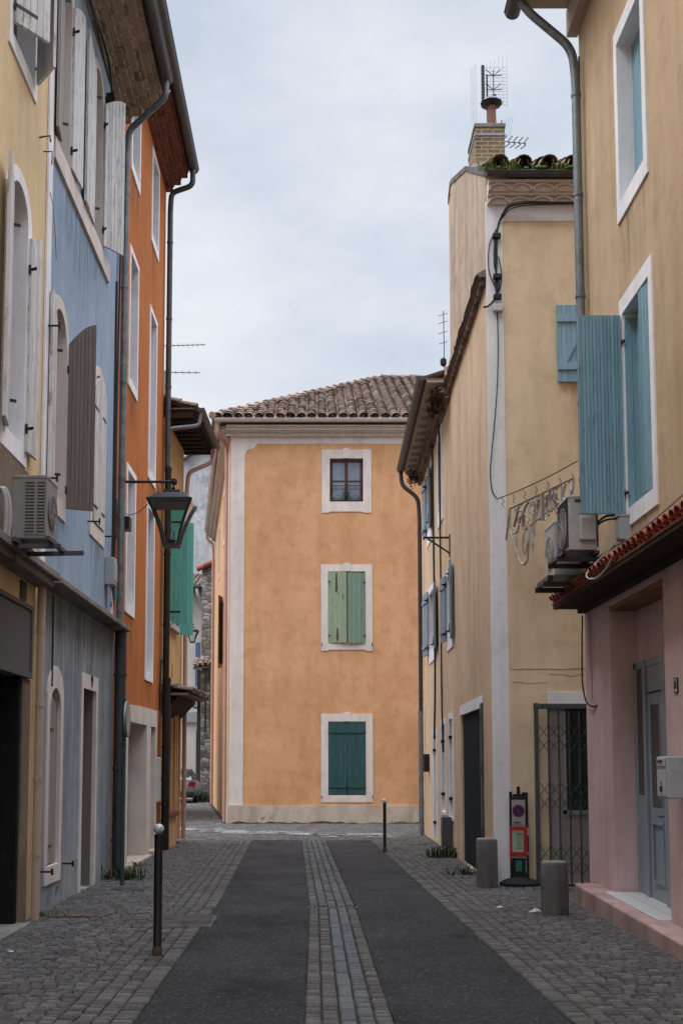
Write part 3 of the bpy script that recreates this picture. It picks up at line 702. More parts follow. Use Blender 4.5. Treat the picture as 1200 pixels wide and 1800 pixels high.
b.tube(spline([(.5, -.12, 11.75), (1.6, -.1, 11.62), (2.6, -.14, 11.55), (3.3, -.1, 11.3), (3.8, -.09, 11.0), (4.25, -.07, 11.1), (4.4, -.05, 10.6)]), .018, 6)
b.tube(spline([(.5, -.1, 11.68), (1.6, -.12, 11.56), (2.6, -.1, 11.45), (3.4, -.14, 11.2), (3.9, -.07, 10.9), (4.35, -.06, 10.4), (4.36, -.03, 7), (4.36, -.03, 3.9)]), .014, 6)
b.tube([(4.28, -.02, 9), (4.28, -.02, 5.5), (4.3, -.02, 3.8)], .016, 6); b.box(3.2, 3.5, -.14, -.02, 11.2, 11.36); b.box(3.7, 3.85, -.12, -.02, 10.85, 11.05)
obj('cable_run', b, 'cable', h.root)
for (u, z) in ((.28, .47), (1.36, .47)): b = B(); b.tube([(u, .0, z), (u, -.14, z)], .012, 6); b.box(u-.012, u+.012, -.14, -.115, z-.035, z+.035); obj('shutter_stay', b, 'blackmetal', h.root)
for (u, z) in ((-.02, 6.6), (0.0, 4.85), (2.5, 4.9), (3.75, 4.95)): b = B(); b.tube([(u, .0, z), (u, -.16, z)], .012, 6); b.box(u-.01, u+.01, -.17, -.15, z-.04, z+.04); obj('shutter_stay', b, 'blackmetal', h.root)
b = B(); b.tube([(.52, -.025, 3.6), (.53, -.025, 2.55)], .011, 6); obj('thin_cable', b, 'cable', h.root)

for (a, c, z0, z1) in ((.2, 3.6, 7.4, 8.67), (.2, 1.2, 3.75, 4.56), (2.6, 3.7, 3.75, 4.7), (0.1, 4.5, 1.6, 3.6)): rain(h, a, c, z0, z1)

# ------------------------------------------------------------------ left: burnt orange house (u = Y-17.1)
h = House('orange_house', 'tall burnt orange house with white-framed windows beside the street lantern', (XL, 17.1, 0), 90)
for (u0, u1, z0, z1) in ((.98, 1.72, 11.62, 13.02), (3.3, 4.06, 11.5, 13.06), (.98, 1.72, 7.97, 10.08), (3.26, 4.0, 7.02, 10.0), (.98, 1.72, 4.25, 6.42), (3.2, 3.96, 3.33, 6.32)):
    h.surround(u0, u1, z0, z1, t=.1, mat='white', depth=.26, tb=.16)
    h.window(u0, u1, z0, z1, y=.22, mat='shutgrey', rows=4)
for (u0, u1) in ((.42, .93), (1.3, 3.32), (3.82, 4.42)):
    h.holes.append([(u0-.02, .02), (u1+.02, .02), (u1+.02, 2.38), (u0-.02, 2.38)])
    b = B(); b.prism([(u0-.018, .022), (u0, .022), (u0, 2.36), (u1, 2.36), (u1, .022), (u1+.018, .022), (u1+.018, 2.378), (u0-.018, 2.378)], (), .001, .33); obj('door_reveal', b, 'whitetrim', h.root)
h.wall([(.02, 0), (5.2, 0), (5.2, 13.4), (.02, 13.4)], 'orange')
b = B(); b.box(.03, 5.18, .35, 6.5, 0, 13.4); obj('house_body', b, 'orange', h.root)
b = B(); b.prism([(.2, .0), (.42, 0), (.42, 2.36), (.93, 2.36), (.93, 0), (1.3, 0), (1.3, 2.36), (3.32, 2.36), (3.32, 0), (3.82, 0), (3.82, 2.36), (4.42, 2.36), (4.42, 0), (4.6, 0), (4.62, 2.68), (2.4, 2.66), (.2, 2.6)], (), -.03, .0); obj('door_surround', b, 'whitetrim', h.root, bevel=.006)
b = B(); b.box(.4, .95, .24, .3, 0, 2.38); b.box(.48, .87, .22, .24, .2, 2.2); obj('door', b, 'doorpale', h.root, bevel=.005)
b = B(); b.box(1.28, 3.34, .3, .34, 0, 2.38)
for k in range(8): b.box(1.31+k*.252, 1.545+k*.252, .285, .3, .05, 2.33)
obj('garage_door', b, 'doorpale', h.root, bevel=.004)
b = B(); b.box(3.8, 4.44, .24, .3, 0, 2.38); b.box(3.9, 4.34, .22, .24, .2, 2.2); obj('door', b, 'doorpale', h.root, bevel=.005)
b = B(); b.box(1.2, 3.5, -.12, .28, 0, .06); b.box(3.75, 4.5, -.16, .22, 0, .1); obj('doorstep', b, 'plinth', h.root, bevel=.01)
b = B(); b.genoise(.02, 5.24, 13.32, 3, .145, .15, .22); obj('eave', b, 'redgenoise', h.root)
b = B(); b.box(.02, 5.24, -.46, 6.5, 13.78, 13.84); b.tiles((.02, -.52, 13.85), (1, 0, 0), (0, 1, .28), 22, 14, .235, .33); obj('roof', b, 'redtile', h.root)
b = B(); b.gutter((-.2, -.56, 13.78), (5.2, -.56, 13.78), .1); obj('gutter', b, 'zincdark', h.root, smooth=True)
downpipe(h, path((5.02, -.56, 13.7), (5.02, -.56, 13.35), (5.12, -.12, 13.25), (5.12, -.1, 12.9), (5.12, -.1, 7.5), d=.12), .055, 'zincdark', [(5.12, -.1, z) for z in (12.2, 10.6, 9.2, 8)])
downpipe(h, [(5.1, -.12, 7.55), (5.1, -.12, 3.3)], .066, 'blackmetal', [(5.1, -.12, z) for z in (7.5, 5.8, 4.4)])
downpipe(h, [(5.08, -.14, 3.35), (5.08, -.14, .02)], .08, 'blackmetal', [(5.08, -.14, z) for z in (3.3, 2.0, .9)])
b = B(); b.tube(spline([(.1, -.03, 8.0), (.22, -.02, 7.4), (.25, -.02, 6.9), (.16, -.02, 6.3), (.05, -.02, 5.9)]), .008, 6); obj('yellow_wire', b, 'beigepipe', h.root)
b = B(); b.tube(spline([(.05, -.05, 9.2), (.1, -.03, 9.6), (.06, -.03, 10.3)]), .008, 6); b.tube(spline([(4.9, -.06, 3.7), (4.78, -.05, 3.1), (4.85, -.05, 2.7)]), .02, 6); obj('wire', b, 'cable', h.root)

for (u0, z0) in ((.98, 11.46), (3.3, 11.34), (.98, 7.8), (3.26, 6.86), (.98, 4.1), (3.2, 3.17)): rain(h, u0-.1, u0+.86, z0-1.0 if z0 > 4 else z0-.5, z0-.01)

# ------------------------------------------------------------------ left: ochre house
OA = 87.6
h = House('ochre_house', 'ochre house with a turquoise shutter and dark shop window at the left street corner', (-3.03, 22.35, 0), OA)
h.holes.append([(.55, 4.55), (1.45, 4.55), (1.45, 6.85), (.55, 6.85)])
h.window(.55, 1.45, 4.55, 6.85, y=.15)
leaf(h, .52, 4.5, .37, 2.42, 92, True, nb=4, mat='shutteal', wobble=.01)
leaf(h, 1.5, 4.4, .37, 2.42, 128, False, nb=4, mat='shutteal')
b = B(); b.box(.4, 1.65, -.1, .1, 4.42, 4.54); obj('window_sill', b, 'plinth', h.root, bevel=.01)
h.holes += [[(.25, .72), (1.2, .72), (1.2, 2.9), (.25, 2.9)], [(1.75, .02), (2.25, .02), (2.25, 2.9), (1.75, 2.9)]]
b = B(); b.box(.2, 1.25, .16, .2, .7, 3.0); w = obj('shop_window', b, 'glass', h.root)
b = B()
for k in range(7): b.tube([(.28+k*.15, .05, .74), (.28+k*.15, .05, 2.9)], .012, 6)
b.box(.25, 1.2, .04, .06, 1.7, 1.74); b.box(.25, 1.2, .04, .06, .9, .94); obj('window_grille', b, 'blackmetal', w)
b = B(); b.box(.15, 1.35, -.16, .15, .62, .72); obj('shop_sill', b, 'redgenoise', h.root, bevel=.01)
b = B(); b.box(.2, 1.3, -.1, -.001, .0, .6); obj('shop_base', b, 'ochre', h.root)
b = B(); b.box(1.72, 2.28, .18, .22, 0, 3); obj('door', b, 'shutbrown', h.root)
b = B(); b.box(1.6, 2.3, -.14, .1, 0, .08); obj('doorstep', b, 'concrete', h.root, bevel=.01)
for u in (1.38, 1.62): b = B(); b.box(u, u+.1, -.06, .02, 0, 2.95); obj('shop_pilaster', b, 'ochre', h.root, bevel=.01)
b = B()
for k in range(6):
    s0, s1 = k/6, (k+1)/6; f = lambda s: (-.34*math.sin(s*math.pi/2), 3.0-.35*(1-math.cos((1-s)*math.pi/2)))
    (ya, za), (yb, zb) = f(s0), f(s1); b.hexa([(.0, ya, za-.02), (2.3, ya, za-.02), (2.3, yb, zb-.02), (.0, yb, zb-.02), (.0, ya, za), (2.3, ya, za), (2.3, yb, zb), (.0, yb, zb)])
obj('canopy_cove', b, 'wood', h.root)
b = B(); b.box(-.02, 2.36, -.52, .02, 3.02, 3.07); b.tiles((-.02, -.6, 3.09), (1, 0, 0), (0, 1, .22), 12, 2, .2, .3); obj('shop_canopy', b, 'oldtile', h.root)
h.wall([(0, 0), (2.45, 0), (2.45, 8.62), (0, 8.62)], 'ochre')
b = B(); b.box(0, 2.44, .35, 7, 0, 8.6); obj('house_body', b, 'ochre', h.root)
b = B()
for k in range(10): b.box(.02+k*.3, .12+k*.3, -.55, .1, 8.62, 8.75)
for k in range(5): b.box(.0, 2.85, -.56+k*.13, -.45+k*.13, 8.745+.0*k, 8.775)
obj('eave', b, 'wood', h.root)
b = B(); b.tiles((-.02, -.62, 8.82), (1, 0, 0), (0, 1, .3), 12, 16, .24, .33); b.box(-.02, 2.88, -.58, 6, 8.776, 8.8); obj('roof', b, 'oldtile', h.root)
b = B(); b.gutter((.12, -.68, 8.84), (2.9, -.66, 8.8), .085); obj('gutter', b, 'zincdark', h.root, smooth=True)
downpipe(h, path((.2, -.68, 8.76), (.2, -.66, 8.5), (-.0, -.1, 8.38), (-.02, -.05, 8.3), d=.08), .045, 'zinc')
downpipe(h, path((2.62, -.66, 8.7), (2.62, -.62, 8.4), (2.36, -.12, 8.1), (2.34, -.09, 7.7), (2.34, -.09, .05), d=.12), .048, 'pinkpipe', [(2.34, -.09, z) for z in (7.4, 6, 4.6, 3.2, 1.8, .8)])
b = B(); b.box(1.15, 1.3, -.02, 0, 3.5, 3.75); obj('wall_plaque', b, 'ochre', h.root)

# ------------------------------------------------------------------ centre: apricot house (x from -2.47, Y 32.2)
h = House('apricot_house', 'apricot house with green shutters and hipped tile roof closing the street end', (-2.47, 32.2, 0), 0)
W = 9.0
h.surround(2.87, 3.83, 9.2, 10.47, t=.235, mat='whitetrim', key=True, feet=True, depth=.16, tb=.29, tt=.26)
h.window(2.87, 3.83, 9.2, 10.47, y=.1, mat='woodframe', glass='glassblue', cols=2, rows=2, fw=.085)
b = B()
for z in (9.68, 9.58, 9.3, 9.24): b.tube([(2.88, .03, z), (3.82, .03, z)], .009, 6)
for k in range(9): c = 2.93+k*.105; b.tube(spline([(c-.035, .03, 9.67), (c+.02, .03, 9.63), (c-.02, .03, 9.6)]), .006, 5)
for c in (3.1, 3.6):
    b.tube([(c+.13*math.cos(a*math.pi/6), .03, 9.3+.09*math.sin(a*math.pi/6)) for a in range(7)], .007, 5)
b.lathe([(.0, -.12), (.07, -.06), (.07, .06), (.0, .14)], (3.35, .03, 9.42), 8)
for c in (3.25, 3.45): b.tube([(c, .03, 9.25), (c, .03, 9.58)], .008, 5)
obj('window_railing', b, 'blackmetal', h.root)
h.surround(2.82, 3.88, 5.14, 7.17, t=.2, mat='whitetrim', key=True, feet=True, depth=.16, tb=.22)
sage = leaf(h, 2.83, 5.12, .52, 2.03, 6, True, y=-.0, nb=4, mat='shutsage', strap=.12, label='pale sage shutter leaf with black peeled patches')
leaf(h, 3.87, 5.1, .5, 2.03, 7, False, y=-.0, nb=4, mat='shutsage2', strap=.12)
b = B(); b.box(2.8, 3.9, .12, .15, 5.1, 7.2); obj('window', b, 'glass', h.root)
b = B()
for (x, z0, z1, w) in ((.24, 1.42, 2.01, .045), (.27, .02, .42, .05), (.42, 1.2, 1.4, .015)):
    b = B(); b.prism([(x-w, z0+.06), (x-.2*w, z0), (x+w*.6, z0+.12), (x+.2*w, z1), (x-.7*w, z1-.02)], (), -.0395, -.036); obj('peeled_patch', b, 'shutbrown', sage)
h.surround(2.82, 3.88, .81, 2.88, t=.2, mat='whitetrim', key=True, depth=.16, tb=.2, tt=.22)
leaf(h, 2.83, .83, .505, 2.04, 0, True, y=.02, nb=5, mat='shutpine', batten=[(.24, -1), (1.78, -1)])
leaf(h, 3.87, .83, .505, 2.04, 0, False, y=.02, nb=5, mat='shutpine', batten=[(.24, -1), (1.78, -1)])
b = B(); b.box(2.8, 3.9, .12, .15, .8, 2.9); obj('window', b, 'glass', h.root)
b = B()
for (x, z) in ((2.64, 5.06), (4.06, 5.06), (2.64, .76), (4.06, .76)): b = B(); b.tube([(x, -.02, z), (x, -.12, z)], .012, 6); b.box(x-.012, x+.012, -.13, -.11, z-.04, z+.04); obj('shutter_stay', b, 'blackmetal', h.root)
h.wall([(0, 0), (W, 0), (W, 11.3), (0, 11.3)], 'apricot')
b = B(); b.prism([(.02, .52), (.42, .52), (.42, 10.55), (.5, 10.72), (.68, 10.76), (.78, 10.9), (W, 10.9), (W, 11.12), (.02, 11.12)], (), -.012, 0); obj('painted_band', b, 'whitetrim', h.root)
b = B(); b.prism([(-.0, 0), (W, 0), (W, .5), (3.2, .53), (1.5, .49), (0, .54)], (), -.05, 0); obj('plinth', b, 'plinth', h.root, bevel=.015)
b = B(); b.genoise(-.1, W, 11.1, 2, .13, .14, .24); obj('cornice', b, 'palegenoise', h.root)
b = B(); b.gutter((-.42, -.36, 11.52), (W, -.36, 11.52), .085); obj('gutter', b, 'whitetrim', h.root, smooth=True)
b = B(); pp = [(.1+.18*k, rnd.uniform(.02, .09)) for k in range(48)]; b.prism([(.1, 0), (pp[-1][0], 0)] + pp[::-1], (), -.075, -.045); obj('dark_base_edge', b, 'rusty', h.root)  # irregular dark brown strip along the foot of the plinth
# roof: hip rising from the left corner
S = .5; ridge_d = 7.4
E0 = Vector((-.5, -.42, 11.52)); hip = Vector((4.75, ridge_d-.42, 11.52+S*ridge_d))
def keep_front(c):
    t = (c.y-E0.y)/ridge_d
    return c.x > E0.x+(hip.x-E0.x)*t-.02 and t < 1.0
b = B()
b.tiles((E0.x, E0.y, E0.z+.03), (1, 0, 0), (0, 1, S), 34, 24, .3, .345, keep=keep_front, r=.14)
sl = [(E0.x, E0.y, E0.z), (W+.4, E0.y, E0.z), (W+.4, hip.y, hip.z), (hip.x, hip.y, hip.z)]
b.var = .3; b.add([(p[0], p[1], p[2]-.02) for p in sl] + [(p[0], p[1], p[2]-.06) for p in sl], [(0, 1, 2, 3), (7, 6, 5, 4)])
hd = hip-E0; n = 22
for i in range(n):
    b.var = rnd.random(); p = E0+hd*(i/n)+Vector((0, 0, .07)); q = E0+hd*((i+1.2)/n)+Vector((0, 0, .05)); b.tube([p+Vector((0, 0, .02)), q], [.115, .095], 8)
for i in range(16):
    b.var = rnd.random(); b.tube([(hip.x+i*.34, hip.y, hip.z+.08), (hip.x+i*.34+.4, hip.y, hip.z+.06)], [.12, .1], 8)
back = Vector((-2.2, 16.5, 11.52))
b.var = .4; b.add([tuple(E0), tuple(hip), (hip.x-1, 16.5, hip.z), tuple(back)], [(3, 2, 1, 0)]); b.add([(hip.x, hip.y, hip.z), (W+.4, hip.y, hip.z), (W+.4, 14.5, 11.6), (hip.x-1, 16.5, 11.6)], [(0, 1, 2, 3)])
obj('roof', b, 'tile', h.root)
# receding left side wall
dirv = Vector((-.117, 1, 0)).normalized()
XS = Matrix(((-dirv.x, dirv.y, 0, 0), (-dirv.y, -dirv.x, 0, 0), (0, 0, 1, 0), (0, 0, 0, 1)))   # x -> toward the street, y -> into the house
sh = []
sh.append([(-3.7, .02), (-2.6, .02), (-2.6, 2.3), (-3.7, 2.3)])
sh.append([(-5.6, 5.0), (-4.6, 5.0), (-4.6, 7.0), (-5.6, 7.0)])
sh.append([(-9.6, 8.6), (-8.6, 8.6), (-8.6, 10.3), (-9.6, 10.3)]); sh.append([(-4.6, 8.9), (-3.8, 8.9), (-3.8, 10.4), (-4.6, 10.4)])
h.wall([(-15.5, 0), (-.02, 0), (-.02, 11.3), (-15.5, 11.3)], 'pinkside', holes=sh, name='side_wall', X=XS)
b = B(XS); b.box(-3.75, -2.55, .2, .25, 0, 2.35); obj('door', b, 'doorpale', h.root)
for (a, c, z0, z1) in ((-9.6, -8.6, 8.6, 10.3), (-4.6, -3.8, 8.9, 10.4)):
    h.window(a, c, z0, z1, y=.15, X=XS); b = B(XS); b.prism([(a-.15, z0-.15), (c+.15, z0-.15), (c+.15, z1+.15), (a-.15, z1+.15)], [[(a, z0), (c, z0), (c, z1), (a, z1)]], -.02, .05); obj('window_surround', b, 'whitetrim', h.root)
b = B(XS); b.box(-5.55, -4.65, .15, .2, 5, 7); obj('window', b, 'glass', h.root)
leaf(h, -5.6, 4.9, .5, 2.2, 172, True, mat='shutbrown', X=XS, nb=4); leaf(h, -4.6, 4.9, .5, 2.2, 165, False, mat='shutbrown', X=XS, nb=4)
b = B(XS); b.prism([(-.9, .0), (-.02, 0), (-.02, 10.6), (-.3, 10.6), (-.35, .6), (-.9, .5)], (), -.015, 0); obj('painted_corner', b, 'whitetrim', h.root)
b = B(XS); b.genoise(-15.5, .1, 11.1, 2, .13, .14, .24); obj('side_cornice', b, 'palegenoise', h.root)
b = B(XS); b.gutter((-15.4, -.36, 11.5), (.35, -.36, 11.52), .085); obj('side_gutter', b, 'whitetrim', h.root, smooth=True)
def xs(p): return XS @ Vector(p)
downpipe(h, [xs(p) for p in path((.2, -.36, 11.4), (.2, -.36, 11.15), (-.35, -.1, 10.95), (-.35, -.09, 10.6), (-.35, -.09, .05))], .05, 'pinkpipe', [xs((-.35, -.09, z)) for z in (10, 8.6, 7.2, 5.8, 4.4, 3.2, 2.2, 1.2)])
downpipe(h, [xs(p) for p in path((-15.0, -.36, 11.4), (-15.0, -.36, 11.1), (-15.0, -.1, 10.9), (-15, -.08, 10.5), (-15, -.08, .05))], .055, 'pinkpipe', [xs((-15, -.08, z)) for z in (9.5, 7.5, 5.8, 4, 2.5, 1)])
b = B(); b.box(.4, W, .3, 9, 0, 11.72); obj('house_body', b, 'apricot', h.root)

# ------------------------------------------------------------------ right: straw corner house with chimney (corner 2.44, 15.75)
CX, CY = 2.44, 15.75
SL = .0118
h = House('corner_house', 'straw yellow corner house with a brick chimney, white painted corner and folding gate', (CX, CY, 0), 0)
XR = Matrix(((-SL, 1, 0, 0), (-1, -SL, 0, 0), (0, 0, 1, 0), (0, 0, 0, 1)))       # side facade: x toward the camera, y into the house
W = 5.0
# front
h.holes += [[(.78, .04), (2.3, .04), (2.3, 2.6), (.78, 2.6)], [(1.46, 7.12), (2.3, 7.12), (2.3, 8.1), (1.46, 8.1)]]
h.wall([(.03, 0), (W, 0), (W, 10.0), (.03, 10.0)], 'yellow')
b = B(); b.prism([(-.003, .0), (.235, .0), (.235, 9.44), (W, 9.44), (W, 9.72), (-.003, 9.72)], (), -.012, .018); obj('painted_band', b, 'white', h.root, label='whitewashed corner and top band')
b = B(); b.prism([(.77, 2.47), (W-2.4, 2.47), (W-2.4, 2.66), (.77, 2.66)], (), -.014, 0); obj('lintel_band', b, 'white', h.root)
b = B(); b.box(.76, 1.0, .06, .12, .04, 2.6); b.box(1.0, 2.3, .08, .12, .04, .98); d = obj('door', b, 'doorpale', h.root, bevel=.006)
b = B(); b.box(1.0, 2.3, .1, .13, 1.0, 2.42); obj('pane', b, 'glassgreen', d)
b = B(); b.box(.97, 1.02, .05, .12, .98, 2.45); b.box(.97, 2.3, .05, .12, .97, 1.03); obj('door_frame', b, 'doorpale', d)
leaf(h, 1.45, 7.06, .47, 1.12, 180, True, mat='shutsky', nb=7, batten=[(.22, 1), (.92, 1)], zbrace=True, hinge=False)
leaf(h, 2.31, 7.06, .47, 1.12, 180, False, mat='shutsky', nb=7, batten=[(.22, 1), (.92, 1)], hinge=False)
h.window(1.46, 2.3, 7.12, 8.1, y=.15, rows=2)
b = B(); b.genoise(.02, W, 9.68, 2, .1, .14, .3); obj('cornice', b, 'greygenoise', h.root)
b = B(); b.gutter((-.02, -.28, 10.03), (W, -.28, 10.0), .062); obj('gutter', b, 'zincdark', h.root, smooth=True)
# roof, rising to the back
SR = .46; b = B()
b.tiles((.02, -.31, 10.13), (1, 0, 0), (0, 1, SR), 15, 15, .335, .36, keep=lambda c: c.y < 4.75, r=.125, jit=.03)
b.var = .2; b.add([(0.05, -.25, 10.0), (W, -.25, 10.0), (W, 4.85, 10.0+5.1*SR), (.05, 4.85, 10.0+5.1*SR)], [(0, 1, 2, 3)])
obj('roof', b, 'oldtile', h.root)
b = B()
for i in range(900):
    x = .335*(rnd.randrange(15))+rnd.gauss(0, .06)+.02; k = rnd.random()
    if math.sin(x*7.3)+math.sin(x*3.1+1) < rnd.uniform(-1.6, 1): continue
    hh = rnd.uniform(.04, .13); y = rnd.uniform(-.36, -.26); a = rnd.uniform(-.06, .06); w = rnd.uniform(.003, .009)
    b.var = rnd.random(); b.add([(x-w, y, 10.04), (x+w, y, 10.04), (x+a+w*.3, y-rnd.uniform(0, .05), 10.06+hh), (x+a-w*.3, y+.01, 10.06+hh)], [(0, 1, 2, 3)])
for i in range(60):
    x = rnd.uniform(.0, W); b.var = rnd.random()*.6; b.lathe([(.0, -.02), (.05, 0), (.04, .03), (.0, .045)], (x, rnd.uniform(-.35, -.26), 10.06), 6)
o = obj('roof_moss', b, 'moss', h.root); o['kind'] = 'stuff'
# grey weathered cap along the gable
b = B(XR); b.prism([(0, 10.12), (0, 10.27), (-1.4, 11.03), (-2.2, 11.48), (-4.2, 12.34), (-4.55, 12.46), (-4.87, 12.32), (-4.87, 12.18), (-4.5, 12.36), (-4.1, 12.2), (-2.2, 11.4), (-1.4, 10.93)], (), -.012, .36); obj('gable_cap', b, 'granite', h.root)
# side wall of the tall block
so = [(-4.85, 0), (-.02, 0), (-.02, 8.66), (-4.85, 8.66)]
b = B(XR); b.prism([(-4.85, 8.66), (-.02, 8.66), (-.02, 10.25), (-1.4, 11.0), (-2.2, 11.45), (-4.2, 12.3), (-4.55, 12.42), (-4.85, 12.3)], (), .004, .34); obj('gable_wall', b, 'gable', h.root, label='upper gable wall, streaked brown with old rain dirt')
sholes = [[(-3.75, .02), (-1.05, .02), (-1.05, 2.5), (-3.75, 2.5)]]
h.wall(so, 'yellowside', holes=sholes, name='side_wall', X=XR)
b = B(XR); b.prism([(-3.8, .03), (-1.05, .03), (-1.05, 2.5), (-2.4, 2.5), (-3.8, 2.48)], (), .05, .1)
for k in range(18): b.box(-3.73+k*.15, -3.6+k*.15, .035, .05, .06, 2.46)
obj('garage_door', b, 'garage', h.root)
b = B(XR); b.box(-1.1, -.94, -.03, .06, .03, 2.56); b.box(-.98, -.95, -.05, -.02, .6, .75); b.box(-.98, -.95, -.05, -.02, 1.5, 1.65); b.box(-.98, -.95, -.05, -.02, 2.3, 2.45); obj('garage_jamb', b, 'gatemetal', h.root, bevel=.005)
b = B(XR); b.prism([(-3.8, 2.5), (-1.0, 2.5), (-1.0, 2.68), (-3.8, 2.66)], (), -.012, 0); obj('garage_lintel', b, 'white', h.root)
b = B(XR)     # thin tile string course below the upper gable
b.box(-4.85, .0, -.1, -.001, 8.62, 8.67); [b.hexa([(u_, -.13-rnd.random()*.03, 8.665), (u_+.19, -.13-rnd.random()*.03, 8.665), (u_+.19, -.002, 8.665), (u_, -.002, 8.665), (u_, -.12, 8.7), (u_+.19, -.12, 8.7), (u_+.19, -.002, 8.76+rnd.random()*.03), (u_, -.002, 8.76+rnd.random()*.03)]) for u_ in [-4.85+.2*i_ for i_ in range(24)]]
for k in range(18): b.var = rnd.random(); b.box(-4.8+k*.27, -4.65+k*.27, -.08, -.001, 8.53, 8.62)
obj('string_course', b, 'oldtile', h.root)
b = B(); b.box(.35, W, .36, 4.84, 0, 10.0); obj('house_body', b, 'yellow', h.root)
b = B(XR); b.prism([(-4.84, 0.1), (-4.5, .1), (-4.5, 12.3), (-4.84, 12.28)], (), .345, 5.0); obj('back_wall', b, 'yellowside', h.root)
# chimney
X0, X1, Y0, Y1 = .15, .63, 1.95, 2.75
b = B(); b.box(X0, X1, Y0, Y1, 10.6, 12.0); ch = obj('chimney', b, 'brick', h.root)
b = B(); b.box(X0-.01, X1+.01, Y0-.01, Y1+.01, 11.86, 11.9); obj('lead_band', b, 'zinc', ch)
b = B(); b.box(X0-.015, X1+.015, Y0-.015, Y1+.015, 12.0, 12.07); obj('chimney_cap', b, 'concrete', ch, bevel=.01)
b = B(); b.lathe([(.075, 0), (.078, .2), (.072, .46)], (.46, 2.2, 12.07), 14); obj('chimney_pot', b, 'potclay', ch, smooth=True, label='round terracotta pot')
b = B(); b.lathe([(.07, 0), (.17, .035), (.185, .06), (.13, .12), (.1, .13)], (.46, 2.2, 12.5), 10); obj('chimney_cowl', b, 'blackmetal', ch)
b = B(); b.prism([(.03, 10.3), (.2, 10.4), (.62, 10.7), (.64, 11.25), (.06, 11.2)], (), 1.6, 1.94); obj('chimney_flashing', b, 'mortar', h.root)
# cables on the corner
def fr(x, z, n=.04): return (x, -n, z)
b = B()
for k, (r, dz) in enumerate(((.015, 0), (.009, -.04), (.006, .03))):
    b.tube(spline([fr(3.5, 9.66+dz*.4, .16), fr(1.2, 9.64+dz*.4, .16), fr(.45, 9.64+dz, .13), fr(.24, 9.52+dz, .06), fr(.15+dz*.3, 9.25, .05), fr(.13+dz*.6, 8.8), fr(.14-dz*.8, 8.5), fr(.12, 8.3), fr(.02, 8.17, .05), fr(-.06, 8.15, .05)]), r, 7)
b.tube(spline([fr(.2, 9.4), fr(.05, 9.1), fr(.03, 8.7), fr(.12, 8.45)]), .009, 6)
b.tube(spline([fr(.17, 8.9), fr(.21, 8.65), fr(.19, 8.45), fr(.15, 8.35)]), .008, 6)
for z in (9.2, 8.6, 8.3): b.box(.09, .2, -.09, -.01, z-.03, z+.03)
b.tube(spline([fr(.14, 8.15), fr(.145, 7.5), fr(.11, 6.8), fr(.03, 6.0), fr(.01, 5.75), fr(.03, 5.5), fr(.09, 5.38, .06)]), .008, 6)
obj('cable_run', b, 'cable', h.root)
b = B(); b.box(.08, .22, -.1, -.012, 8.08, 8.18); obj('cable_box', b, 'whitepipe', h.root, bevel=.01)

for (a, c, z0, z1) in ((1.0, 2.8, 5.6, 7.0),): rain(h, a, c, z0, z1)
b = B()
b.tube([(.25+k*.1, -.001, 2.98+rnd.uniform(-.012, .012)) for k in range(14)], .0045, 4); b.tube([(.8+k*.06, -.001, 2.9+.02*math.sin(k)+rnd.uniform(-.01, .01)) for k in range(9)], .004, 4); b.tube([(.3+k*.08, -.001, 2.79+rnd.uniform(-.01, .01)) for k in range(7)], .003, 4)
obj('crack', b, 'masonry', h.root)
# folding security gate in front of the corner house door
t = thing('security_gate', 'grey folding lattice gate across the doorway of the straw yellow corner house', 'security gate', (CX, CY-.1, 0))
b = B(); b.box(.555, .605, -.06, .02, .02, 2.5); b.box(.555, 2.4, -.07, .03, 2.42, 2.49); b.box(.605, 2.4, -.03, .0, .02, .05); obj('gate_frame', b, 'gatemetal', t, bevel=.004)
us = [.605+.14*k for k in range(13)]
for u in us[1:]:
    b = B(); b.box(u-.011, u+.011, -.035, -.015, .05, 2.42); obj('upright', b, 'gatemetal', t)
for (za, zb) in ((1.82, 2.2), (1.04, 1.42), (.16, .56)):
    b = B()
    zm = (za+zb)/2; q = (zb-za)/4
    for u0, u1 in zip(us[:-1], us[1:]):
        for z in (za, zm):
            b.bar((u0, -.04, z), (u1, -.04, z+2*q), .006, .027, (0, 1, 0)); b.bar((u0, -.047, z+2*q), (u1, -.047, z), .006, .027, (0, 1, 0))
    obj('lattice', b, 'gatemetal', t)

# ------------------------------------------------------------------ right: lower house behind the corner
P0 = Vector((CX+SL*4.85, CY+4.85, 0))
h = House('lower_house', 'low yellow house behind the corner house, with slate blue shutters and a deep tiled eave', P0, 0)
q = 4.85
holes = []
def sx(u): return u+q
for (a, c, z0, z1, rows) in ((-9.6, -8.2, 4.2, 5.45, 2), (-5.7, -4.95, 4.1, 5.2, 2), (-9.9, -9.0, 6.9, 8.2, 2), (-7.3, -6.5, 6.8, 8.3, 2)):
    a, c = sx(a), sx(c)
    h.surround(a, c, z0, z1, t=.13, mat='white', X=XR, holes=holes, tb=.3); h.window(a, c, z0, z1, y=.17, X=XR, rows=2)
for (a, z, hh, wd, ang, lo) in ((-9.62, 4.12, 1.42, .62, 175, True), (-8.18, 4.05, 1.38, .62, 176, False), (-5.72, 4.0, 1.25, .38, 172, True), (-4.92, 3.95, 1.4, .38, 174, False), (-9.92, 6.85, 1.35, .42, 175, True), (-8.98, 6.85, 1.35, .42, 174, False)):
    leaf(h, sx(a), z, wd, hh, ang, lo, mat='shutslate', X=XR, nb=5, batten=[(.2, 1), (hh-.2, 1)])
